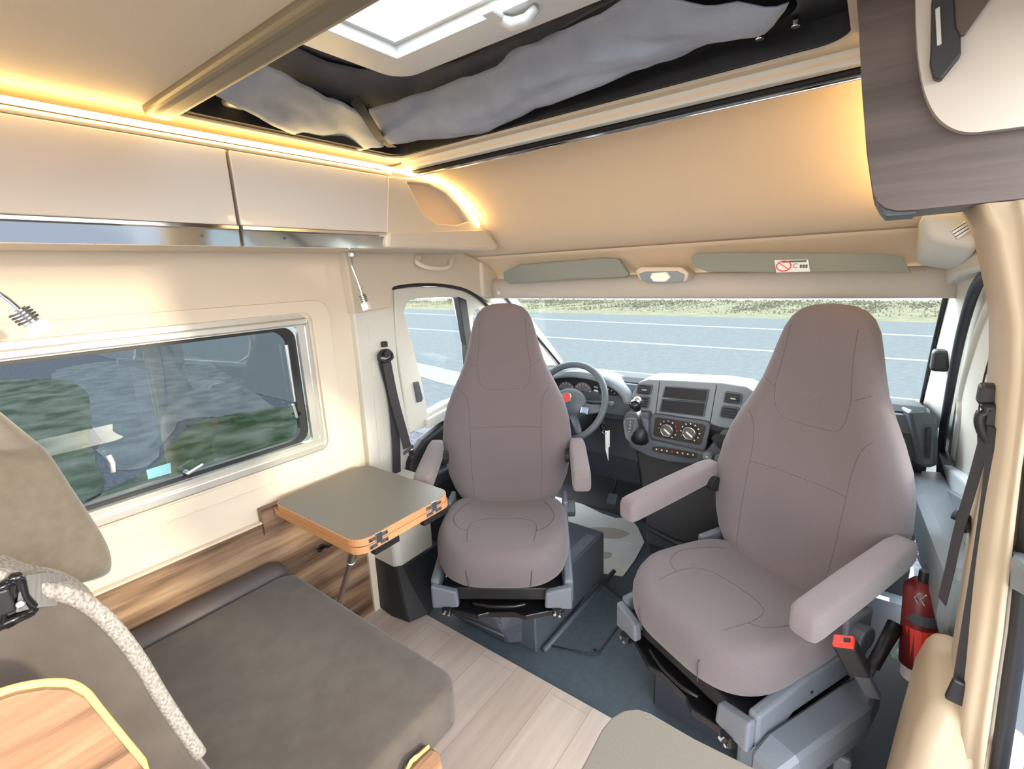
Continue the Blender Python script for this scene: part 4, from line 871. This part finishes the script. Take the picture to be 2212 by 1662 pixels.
# belt over the bench back
bb2 = belt('seat_belt', 'grey seat belt with dark buckle over the bench backrest, at the left edge', (-.90, .03, 1.02))
qp = lambda u, v, x=-.865: P(u, v, 'x', x)
strap('webbing', smoothpts([qp(40, 1285, -.86), qp(90, 1275, -.875), qp(150, 1280, -.90), qp(215, 1318, -.93)], 5), .045, .003, (.3, -.5, 1), 'webbing_grey', bb2)
bkl = tube('buckle_frame', smoothpts([qp(28, 1250), qp(42, 1252), qp(52, 1290), qp(72, 1318), qp(40, 1336), qp(10, 1350), qp(2, 1320), qp(25, 1300)], 4, True), .006, 'black_gloss', bb2, 8, True)
tube('buckle_bar', [qp(-30, 1285), qp(30, 1256)], .007, 'black_gloss', bb2, 8)
tube('buckle_bar', [qp(-30, 1366), qp(70, 1320)], .007, 'black_gloss', bb2, 8)
cyl('buckle_bolt', qp(44, 1306, -.858), qp(44, 1306, -.852), .005, 'chrome', bb2, 14)
prism('buckle_body', 'x', pl('x', -.858, [(-40, 1290), (20, 1272), (40, 1320), (-40, 1352)]), -.868, -.858, 'black', bb2, bevel=.003)

# ================================================================ FOLDING TABLE
tb_ = thing('folding_table', 'small folding table with grey top and orange edge under the left window', 'table', (-1.43, .95, .66))
def leaf(name, x0, y0, x1, y1, r, z0, z1, par):
    e = prism('edge', 'z', rrect(x0, y0, x1, y1, r, 8), z0, z1, 'edge_orange', par, bevel=.004, seg=3)
    s = prism('laminate', 'z', rrect(x0 + .003, y0 + .003, x1 - .003, y1 - .003, r - .003, 8), z1 - .0005, z1 + .0012, 'table_top', e, bevel=.0005)
    e.name = name; return e
l1 = leaf('lower_leaf', -1.705, .738, -1.170, 1.150, .045, .672, .694, tb_)
l2 = leaf('upper_leaf', -1.680, .738, -1.170, 1.150, .055, .696, .720, tb_)
for y in (.815, 1.055):
    h = box('hinge', (-1.1715, y - .012, .688), (-1.166, y + .012, .722), 'brushed', tb_, .001)
    for dz in (.684, .708):
        for dy in (-.026, .026):
            pz_ = rbox('hinge_leaf', (-1.1690, y + dy * .8, dz), (.0020, .030, .012), Matrix(), 'grey_dark', h, .0008)
            cyl('screw', (-1.1682, y + dy * 1.15, dz), (-1.1660, y + dy * 1.15, dz), .0040, 'chrome', h, 10, bevel=0)
box('support_bracket', (-1.20, .80, .645), (-1.175, .90, .672), 'black', tb_, .003)
box('support_bracket', (-1.20, 1.01, .645), (-1.175, 1.13, .672), 'black', tb_, .003)
L0 = Vector((-1.268, .80, .668)); L1 = P(733, 1298, 'x', -1.60)
Lm = L0.lerp(L1, .3)
cyl('leg', L0, Lm, .014, 'brushed', tb_, 20); cyl('leg_extension', Lm, L1 + (L1 - L0) * .25, .0105, 'brushed', tb_, 20); cyl('leg_collar', Lm - (L1 - L0) * .012, Lm + (L1 - L0) * .012, .0165, 'brushed', tb_, 20)
box('wall_block', (XW + .002, .70, .60), (XW + .034, 1.112, .70), 'wood_wall', tb_, .002)
hk = thing('coat_hook', 'small black double hook on the plank-grain panel below the table', 'hook', tuple(P(696, 1182, 'x', -1.69)))
kc = P(696, 1182, 'x', -1.70)
rbox('plate', kc, (.008, .02, .022), Matrix(), 'black', hk, .003)
for dy in (-.028, .028): tube('prong', [kc, kc + Vector((.015, dy * .6, -.004)), kc + Vector((.026, dy, .006)), kc + Vector((.026, dy * 1.1, .016))], .0055, 'black', hk, 8)

# grey flap top in the foreground
fl = thing('kitchen_unit', 'grey rounded flap worktop at the bottom edge of the photo', 'kitchen unit', (-.1, .40, 0))
def rr4(x0, y0, x1, y1, r): return rrect(x0, y0, x1, y1, r, 8)
o = [(.12, .30), (-.30, .30)] + [(-.302, .60)] + [tuple(P(u, v, 'z', .70)[:2]) for u, v in [(1283, 1608), (1300, 1575), (1322, 1549), (1348, 1534), (1378, 1531), (1405, 1540), (1500, 1595), (1640, 1664)]] + [(.12, .755)]
o = [(.12, .25), (-.31, .25), (-.305, .56)] + o[3:]
prism('flap_top', 'z', o, .680, .70, 'table_top', fl, bevel=.004, seg=3)
box('unit_body', (-.27, -.2, 0), (.12, .30, .68), 'cab_front', fl, .004)

# ================================================================ RIGHT SIDE
YP = 1.02
wcb = thing('dark_wood_cabinet', 'dark wood overhead cabinet with a cream flap, upper right corner', 'cabinet', tuple(P(1950, 455, 'y', YP)))
ot = pl('y', YP, [(1846, -60), (1855, 60), (1862, 200), (1872, 330), (1884, 410), (1892, 434), (1912, 450), (1940, 456), (1980, 454), (2212, 430), (2330, 418), (2330, -60)])
prism('body', 'y', ot, YP, YP + .17, 'wood_dark', wcb, bevel=.002)
prism('foot_strip', 'y', pl('y', YP + .02, [(1886, 425), (1900, 452), (1914, 468), (1982, 462), (1982, 448), (1915, 448)]), YP + .02, YP + .15, 'grey_dark', wcb, bevel=.002)
fo = smoothpts([Vector((*q, 0)) for q in pl('y', YP, [(1976, -60), (1977, 60), (1984, 150), (2000, 220), (2030, 268), (2078, 291), (2150, 287), (2330, 262)])], 6)
fo = [(p.x, p.y) for p in fo] + pl('y', YP, [(2330, -60)])
fp = prism('flap_door', 'y', fo, YP - .022, YP - .001, 'flap', wcb, bevel=.006, seg=4)
yL = YP - .03
lt = prism('latch', 'y', pl('y', yL, [(2012, 0), (2020, -8), (2060, -8), (2064, 60), (2074, 80), (2075, 122), (2032, 176), (2016, 172), (2008, 140), (2010, 112)]), yL - .008, yL + .008, 'black', fp, bevel=.003)
prism('latch_plate', 'y', pl('y', yL, [(2056, -20), (2150, -20), (2084, 76), (2062, 78)]), yL - .003, yL + .008, 'latch', lt, bevel=.002)
prism('latch_pull', 'y', pl('y', yL - .01, [(2020, 20), (2030, 14), (2034, 96), (2024, 100)]), yL - .012, yL - .007, 'alu', lt, bevel=.001)
# overcab side trims behind the cabinet
st(prism('trim_19', 'x', [(1.20, 1.455), (1.45, 1.462), (1.80, 1.44), (2.10, 1.40), (2.16, 1.50), (1.95, 1.58), (1.30, 1.90), (1.02, 1.90), (1.02, 1.40)], .17, .25, 'pale_trim', None, bevel=.012), 'pale side trim above the passenger door')
st(loft('trim_20', [[P(1985, 458, 'y', 1.35), P(2115, 446, 'y', 1.35), P(2118, 540, 'y', 1.35), P(2010, 520, 'y', 1.35)], [P(1985, 470, 'y', 1.9), P(2100, 470, 'y', 1.9), P(2085, 590, 'y', 1.95), P(1975, 572, 'y', 1.95)]], 'pale_trim', None, True, False), 'pale moulded corner between header and passenger door')
bpy.data.objects['trim_20'].modifiers.new('b', 'BEVEL').width = .015
gr = tag(prism('corner_grille', 'y', pl('y', 1.33, [(2050, 498), (2112, 462), (2116, 486), (2068, 518)]), 1.325, 1.335, 'alu', None, bevel=.002), 'small slatted grey grille in the pale corner under the dark wood cabinet', 'grille')
for k in range(3): tube('slat', [P(2056 + 4 * k, 500 + 6 * k, 'y', 1.322), P(2108 + 2 * k, 468 + 7 * k, 'y', 1.322)], .001, 'grey_dark', gr, 6)
# passenger door: leaning plane
DN = Vector((1.0, 0, .11)).normalized(); DP = Vector((.215, 1.7, 1.46))
def D(u, v, off=0.0): 
    return PN(u, v, DP + DN * (-off), DN)
def dplate(name, pxs, off0, off1, m, parent=None, hole=None, bevel=.003):
    """plate lying on the leaning door plane: local 2D axes are y and the up direction along the plane"""
    up = Vector((0, 1, 0)).cross(DN) * -1; up = up if up.z > 0 else -up
    def loc(L):
        return [((D(u, v, off1) - DP).y, (D(u, v, off1) - DP).dot(up)) if not isinstance(u, Vector) else 0 for u, v in L]
    L = loc(pxs); H = [list(reversed(loc(hole)))] if hole else ()
    bm = bmesh.new(); prism_bm(bm, 'z', L, 0, 1, H)
    for v in bm.verts:
        a, b, k = v.co; v.co = DP + Vector((0, a, 0)) + up * b - DN * (off0 if k < .5 else off1)
    return fin(bm, name, m, parent, False, bevel)
d2 = st(dplate('door_2', [(2250, 560), (2170, 585), (2135, 592), (2108, 622), (2082, 700), (2066, 780), (2050, 870), (2036, 960), (2030, 1020), (2040, 1068), (2100, 1130), (2180, 1200), (2290, 1300), (2290, 900)], -.03, 0, 'pale_trim', hole=[(2166, 690), (2150, 735), (2134, 790), (2121, 850), (2116, 900), (2116, 1000), (2124, 1050), (2136, 1075), (2180, 1110), (2240, 1150), (2240, 600)][::1]), 'pale inner frame of the passenger door')
dplate('pane', [(2166, 690), (2134, 790), (2116, 880), (2116, 1000), (2136, 1075), (2240, 1150), (2240, 600)], -.02, -.017, 'glass_clear', d2, bevel=0)
tube('door_seal', smoothpts([D(2160, 582, .02), D(2132, 592, .02), D(2106, 625, .022), D(2082, 700, .022), D(2064, 780, .022), D(2046, 880, .022), D(2034, 960, .022), D(2030, 1060, .022)], 6), .0125, 'dash_dark', d2, 10)
tube('inner_rib', smoothpts([D(2152, 640, .0), D(2122, 700, .0), D(2096, 780, .0), D(2078, 850, 0), D(2075, 900, 0), D(2062, 990, 0)], 6), .012, 'pale_trim', d2, 10)
tube('window_seal', smoothpts([D(2164, 700, .0), D(2134, 790, .0), D(2119, 860, .0), D(2114, 930, 0), D(2118, 1020, 0), D(2134, 1076, 0)], 6), .003, 'black', d2, 8)
dplate('rib_slot', [(2068, 846), (2074, 846), (2060, 950), (2048, 1010), (2042, 1010)], .0, .004, 'grey_plastic', d2, bevel=.001)
lg = dplate('door_sill', [(2030, 1000), (2060, 1020), (2130, 1088), (2230, 1180), (2230, 1230), (2130, 1140), (2040, 1062)], 0, .03, 'outer_white', d2, bevel=.008)
dplate('window_sill', [(2030, 1050), (2075, 1075), (2130, 1135), (2230, 1240), (2230, 1300), (2120, 1240), (2030, 1100)], 0, .045, 'dash_light', d2, bevel=.012)
loft('door_armrest', [[Vector((.275, 2.2, .74)), Vector((.16, 2.15, .74)), Vector((.16, 2.15, .62)), Vector((.275, 2.2, .5))], [Vector((.275, 1.8, .80)), Vector((.165, 1.8, .80)), Vector((.17, 1.8, .66)), Vector((.275, 1.8, .5))], [Vector((.275, 1.35, .80)), Vector((.20, 1.35, .80)), Vector((.20, 1.35, .64)), Vector((.275, 1.35, .5))]], 'dash_light', d2, True, False).modifiers.new('b', 'BEVEL').width = .02
loft('door_card', [[Vector((.345, y, .0)), Vector((.315, y, .0)), Vector((.285, y, .45)), Vector((.262, y, .76)), Vector((.30, y, .78)), Vector((.345, y, .4))] for y in (1.22, 1.6, 2.0, 2.35)], 'dash_dark', d2, True, False)
loft('grab_recess', [[P(1978, 1200, 'y', 1.75), P(1992, 1196, 'y', 1.75), P(1996, 1205, 'y', 1.75), P(1984, 1212, 'y', 1.75)], [P(2018, 1262, 'y', 1.55), P(2030, 1258, 'y', 1.55), P(2034, 1272, 'y', 1.55), P(2018, 1285, 'y', 1.55)], [P(2030, 1300, 'y', 1.5), P(2048, 1298, 'y', 1.5), P(2052, 1308, 'y', 1.5), P(2036, 1312, 'y', 1.5)]], 'grey_plastic', d2, True, False)
# B pillar right
def bp(u, v, y=1.02): return P(u, v, 'y', y)
L = [(2108, 440), (2140, 500), (2160, 620), (2178, 700), (2178, 800), (2170, 900), (2160, 1000), (2140, 1120), (2122, 1240), (2105, 1360), (2090, 1470), (2075, 1560), (2060, 1700)]
Rr = [(2260, 430), (2260, 500), (2258, 600), (2255, 700), (2240, 800), (2228, 900), (2212, 1000), (2200, 1120), (2188, 1240), (2176, 1360), (2160, 1470), (2148, 1560), (2128, 1700)]
ring = []
for (a, b) in zip(L, Rr):
    pa, pb = bp(*a), bp(*b); z = (pa.z + pb.z) / 2; xa, xb = pa.x, pb.x
    ring.append([Vector((xa + .004, 1.22, z)), Vector((xa - .0, 1.10, z)), Vector((xa + .003, 1.03, z)), Vector((xa + .012, 1.018, z)), Vector((xa * .45 + xb * .55, 1.018, z)), Vector((xa * .42 + xb * .58, 1.006, z)), Vector((xa * .2 + xb * .8, 1.0, z)), Vector((xb - .008, 1.004, z)), Vector((xb, 1.03, z)), Vector((xb + .06, 1.10, z)), Vector((xb + .06, 1.22, z))])
st(loft('trim_21', ring, 'beige_pillar', None, True, True), 'beige B-pillar cover at the right edge')
st(tube('trim_22', [Vector((bp(*b).x + .012, 1.015, bp(*b).z)) for b in Rr], .012, 'black', None, 10), 'black rubber seal of the sliding door opening')
st(loft('trim_23', [[Vector((x, y, z)) for x, y in o] for z, o in ((0.0, [(.10, 1.03), (.22, 1.00), (.30, 1.03), (.30, 1.30), (.14, 1.30)]), (.40, [(.135, 1.03), (.22, 1.00), (.30, 1.03), (.30, 1.30), (.155, 1.30)]), (.60, [(.150, 1.03), (.22, 1.01), (.30, 1.03), (.30, 1.30), (.165, 1.30)]), (.68, [(.175, 1.06), (.22, 1.03), (.30, 1.03), (.30, 1.30), (.18, 1.30)]))], 'beige_pillar', None, True, False), 'cream lower housing of the right B-pillar')
bpy.data.objects['trim_23'].modifiers.new('b', 'BEVEL').width = .02
st(prism('trim_24', 'y', [(bp(*b).x + .024, bp(*b).z) for b in Rr] + [(.8, .30), (.8, 1.6)], 1.06, 1.10, 'grey_plastic', None, bevel=.004), 'blue-grey body edge outside the sliding door opening')
# rear part of the van behind the camera
st(prism('wall_right', 'x', zz(-2.0, -.55, 0, 1.9), .22, .26, 'beige', None, bevel=.002))
st(box('trim_25', (.20, -.6, 1.80), (.26, 1.05, 1.90), 'beige', None, .004), 'beige header over the sliding door opening')
# right seat belt
b3 = belt('seat_belt', 'black seat belt on the right B-pillar beside the passenger door', (.19, 1.10, .65))
ga = P(2140, 908, 'y', 1.12)
strap('webbing', smoothpts([P(2133, 925, 'y', 1.12), P(2105, 1030, 'y', 1.14), P(2070, 1150, 'y', 1.18), P(2052, 1230, 'y', 1.2), P(2035, 1300, 'y', 1.22)], 5), .024, .002, (.5, -1, 0), 'webbing', b3)
strap('webbing', smoothpts([P(2150, 925, 'y', 1.08), P(2138, 1060, 'y', 1.08), P(2112, 1240, 'y', 1.08), P(2086, 1400, 'y', 1.07), P(2072, 1490, 'y', 1.06)], 5), .030, .002, (.6, -1, 0), 'webbing', b3)
gd = tube('belt_guide', smoothpts([ga + Vector((-.015, -.02, .0)), ga + Vector((-.01, -.02, .025)), ga + Vector((.018, -.02, .02)), ga + Vector((.02, -.02, -.02)), ga + Vector((0, -.02, -.03))], 5, True), .009, 'black', b3, 8, True)
cyl('guide_bolt', ga + Vector((.0, -.03, .012)), ga + Vector((.02, .02, .012)), .018, 'black', gd)
rbox('anchor_cover', P(2072, 1495, 'y', 1.05), (.030, .014, .05), Matrix.Rotation(R(8), 3, 'Y'), 'black', b3, .005)
tube('belt_loop', [P(2062, 1110, 'y', 1.20), P(2085, 1122, 'y', 1.20), P(2100, 1150, 'y', 1.19)], .012, 'black', b3, 10)
tag(rbox('pillar_bracket', P(2143, 852, 'y', 1.12), (.036, .03, .036), Matrix(), 'black', None, .006), 'square black bracket above the right seat belt guide', 'bracket')
# fire extinguisher and wrapped things in the passenger step well
fe = thing('fire_extinguisher', 'red fire extinguisher bottle behind the right seat belt', 'fire extinguisher', (.20, 1.52, .25))
c0, c1, c2 = P(1980, 1450, 'y', 1.50), P(1986, 1360, 'y', 1.50), P(1992, 1270, 'y', 1.50)
tube('bottle', [c0 + Vector((0, 0, .02)), c0.lerp(c1, .2), c1, c2, c2 + Vector((0, 0, .02))], [.030, .040, .040, .038, .022], 'red_dark', fe, 20)
cyl('band', c1 + Vector((0, 0, .035)), c1 + Vector((0, 0, .065)), .0415, 'grey_dark', fe, 24)
cyl('white_base', c0 + Vector((0, 0, -.02)), c0 + Vector((0, 0, .035)), .034, 'white', fe, 24)
cyl('red_band', c0 + Vector((0, 0, .04)), c1 + Vector((0, 0, .02)), .0408, 'red', fe, 24)
cyl('neck', c2, c2 + Vector((0, 0, .05)), .012, 'black', fe, 12)
cd_ = (CAM - c2).normalized(); q = Vector((cd_.x, cd_.y, 0)).normalized(); s_ = Vector((-q.y, q.x, 0))
for k in range(2):
    a = c2 + q * .041 + s_ * (.012 * k - .002) + Vector((0, 0, -.01)); tube('letter_stroke', [a + Vector((0, 0, .016)), a + s_ * -.008, a + Vector((0, 0, -.014))], .002, 'white', fe, 6)
# plastic wrap
rnd = random.Random(9)
def wrap(name, c, s, label):
    bm = bmesh.new(); bmesh.ops.create_icosphere(bm, subdivisions=3, radius=1)
    for v in bm.verts: v.co = Vector((v.co.x * s[0], v.co.y * s[1], v.co.z * s[2])) * (1 + rnd.uniform(-.13, .13)) + Vector(c)
    return tag(fin(bm, name, 'film', None, False), label, 'plastic wrap')
wrap('plastic_wrap', P(1938, 1385, 'y', 1.62), (.030, .04, .06), 'crumpled clear plastic wrap behind the passenger seat armrest')
st(prism('trim_26', 'z', [(.09, 1.30), (.27, 1.30), (.27, 2.4), (.09, 2.4)], -.02, .04, 'dash_dark', None, bevel=.01), 'dark step well beside the passenger seat')
lv = thing('handbrake_lever', 'black handbrake lever standing beside the passenger seat cushion', 'lever', tuple(P(1850, 1450, 'y', 1.35)))
h0, h1 = P(1885, 1440, 'y', 1.40), P(1935, 1350, 'y', 1.50)
tube('grip', [h0, h0.lerp(h1, .5), h1], [.016, .017, .02], 'black', lv, 12)
tube('shaft', [h0, h0 + (h0 - h1) * .35], .011, 'grey_dark', lv, 10)
# ================================================================ POP-TOP ROOF
st(box('ceiling', (-1.55, .30, 2.135), (-.02, 1.40, 2.16), 'roof_liner', None, .003), 'dark lining of the raised roof') if False else None
# liner with a skylight hole
ZS = 2.06
sk_in = [P(855, 98, 'z', ZS), P(1140, -14, 'z', ZS)]
kx, ky_ = sk_in[0].x, sk_in[0].y
sx0, sx1, sy0, sy1 = kx, kx + .62, ky_ - .62, ky_
st(prism('ceiling', 'z', [(-1.75, .0), (.05, .0), (.05, 1.62), (-1.75, 1.62)], ZS + .045, ZS + .06, 'roof_liner', holes=[[(sx0 - .02, sy0 - .02), (sx0 - .02, sy1 + .02), (sx1 + .02, sy1 + .02), (sx1 + .02, sy0 - .02)]], bevel=0), 'dark lining of the pop-top roof')
sf = st(prism('window_3', 'z', rrect(sx0 - .10, sy0 - .10, sx1 + .10, sy1 + .10, .07), ZS - .03, ZS + .045, 'white_plastic', holes=[list(reversed(rrect(sx0, sy0, sx1, sy1, .006)))], bevel=.012, seg=4), 'white skylight frame in the pop-top roof')
prism('inner_shaft', 'z', rrect(sx0 - .001, sy0 - .001, sx1 + .001, sy1 + .001, .006), ZS + .0, ZS + .16, 'white_plastic', sf, holes=[list(reversed(rrect(sx0 + .012, sy0 + .012, sx1 - .012, sy1 - .012, .004)))], bevel=0)
prism('skylight_pane', 'z', rrect(sx0, sy0, sx1, sy1, .004), ZS + .15, ZS + .154, 'glass_clear', sf, bevel=0)
hh = P(1118, 30, 'z', ZS - .035)
tube('skylight_handle', [hh + Vector((-.04, -.01, 0)), hh + Vector((-.015, 0, -.015)), hh + Vector((.02, .004, -.016)), hh + Vector((.045, .005, 0))], [.010, .013, .013, .010], 'white_plastic', sf, 10)
rbox('skylight_latch', hh + Vector((-.04, -.03, .0)), (.03, .05, .014), Matrix(), 'white_plastic', sf, .005)
st(prism('trim_27', 'z', rrect(-1.75, -.1, .05, 1.62, .05), 1.93, ZS + .05, 'roof_liner', holes=[list(reversed(rrect(-1.66, .30, -.03, 1.52, .08)))], bevel=0), 'dark side walls of the pop-top') if False else None
rl = [(430, 60, 1), (0, 0, 0)]
pn = prism('recess_panel', 'z', [tuple(P(u, v, 'z', ZS + .04)[:2]) for u, v in [(597, 60), (690, 98), (718, 90), (705, 66), (640, 40), (618, 34)]], ZS + .036, ZS + .05, 'canvas', None, bevel=.004); tag(pn, 'small dark recessed panel beside the skylight frame', 'panel')
# canvas: bunched folds hanging inside the opening
def drape(name, top, bot, m, label, seed, th=.004, amp=.012, n=34, belly=.03):
    """slack cloth between an upper and a lower edge, both given in space"""
    rnd = random.Random(seed); T = smoothpts(top, 8); B = smoothpts(bot, 8)
    def at(L, t): 
        f = t * (len(L) - 1); i = min(int(f), len(L) - 2); return L[i].lerp(L[i + 1], f - i)
    ph = [rnd.uniform(0, 6.28) for _ in range(6)]
    rows = []
    for i in range(n + 1):
        t = i / n; a, b = at(T, t), at(B, t); row = []
        for j in range(13):
            s = j / 12; p = a.lerp(b, s)
            w = amp * (sin(9 * t + ph[0] + 2.2 * s) + .6 * sin(21 * t + ph[1] - 3 * s) + .5 * sin(5 * s * (1 + t) + ph[2]) + .45 * abs(sin(30 * t + 7 * s + ph[3])) + .35 * abs(sin(14 * t - 9 * s + ph[4])))
            row.append(p + Vector((0, 0, -belly * sin(pi * s) - abs(w) * .8)) + Vector((w * .3, w * .3, 0)))
        rows.append(row)
    return tag(sheet(name, rows, m, None, th), label, 'canvas', 'folded pop-top canvas')
z1, z2, z3 = 2.05, 1.99, 1.95
drape('tent_canvas', [P(515, 112, 'z', 2.0), P(600, 148, 'z', 2.0), P(690, 198, 'z', 2.0), P(750, 222, 'z', 1.99), P(815, 262, 'z', 1.97)],
      [P(432, 186, 'z', 1.925), P(550, 248, 'z', 1.92), P(650, 292, 'z', 1.915), P(740, 322, 'z', 1.912), P(828, 315, 'z', 1.912)], 'canvas_light', 'light grey slack canvas hanging along the left edge of the roof opening', 3, amp=.006, belly=.002)
drape('tent_canvas', [P(800, 225, 'z', 2.0), P(940, 190, 'z', 2.01), P(1080, 118, 'z', 2.02), P(1230, 55, 'z', 2.02), P(1400, -40, 'z', 2.02)],
      [P(838, 306, 'z', 1.915), P(980, 292, 'z', 1.915), P(1106, 252, 'z', 1.92), P(1306, 175, 'z', 1.925), P(1466, 114, 'z', 1.93), P(1606, 54, 'z', 1.935), P(1700, -10, 'z', 1.94)], 'canvas_light', 'light grey slack canvas hanging along the front edge of the roof opening', 5, amp=.012, belly=.018)
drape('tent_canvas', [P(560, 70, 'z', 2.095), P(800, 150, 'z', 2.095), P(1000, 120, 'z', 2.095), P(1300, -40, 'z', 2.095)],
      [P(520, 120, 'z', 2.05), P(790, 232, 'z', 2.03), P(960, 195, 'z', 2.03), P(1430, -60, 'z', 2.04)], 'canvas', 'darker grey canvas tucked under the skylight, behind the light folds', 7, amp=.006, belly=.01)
sp_ = tag(strap('canvas_strap', smoothpts([P(765, 215, 'z', 1.985), P(790, 250, 'z', 1.945), P(822, 300, 'z', 1.922), P(848, 318, 'z', 1.93)], 5), .030, .003, (1, .4, 0), 'webbing'), 'dark strap holding the folded canvas at the front left corner of the roof opening', 'strap')
tray = st(prism('trim_28', 'z', [(-1.62, .20), (.02, .20), (.02, 1.50), (-1.62, 1.50)], 1.957, 1.968, 'black', holes=[list(reversed(rrect(-1.46, .36, -.17, 1.19, .06)))], bevel=0), 'black tray around the folded canvas')
for u, v in ((1642, 72), (1720, 44)):
    c = P(u, v, 'z', 1.952); tag(cyl('roof_bolt', c, c + Vector((0, 0, -.012)), .009, 'chrome', None, 14), 'chrome bolt in the black roof rim, ' + ('left' if u < 1700 else 'right') + ' of the two', 'bolt', 'chrome rim bolts')
mc = P(505, 225, 'z', 1.95)
tag(rbox('hinge_block', mc, (.10, .05, .02), Matrix.Rotation(R(20), 3, 'Z'), 'beige_trim', None, .008), 'beige hinge block at the rear left corner of the roof opening', 'hinge')
bpy.context.view_layer.update()

st(box('trim_29', (-1.76, 1.96, 1.37), (-1.655, 2.22, 1.57), 'beige_trim', None, .02, 4), 'rounded beige corner above the left end of the windscreen')

for n, w in (('trim_20', .022), ('trim_23', .03)):
    md = bpy.data.objects[n].modifiers['b']; md.width = w; md.segments = 5
    for p in bpy.data.objects[n].data.polygons: p.use_smooth = True
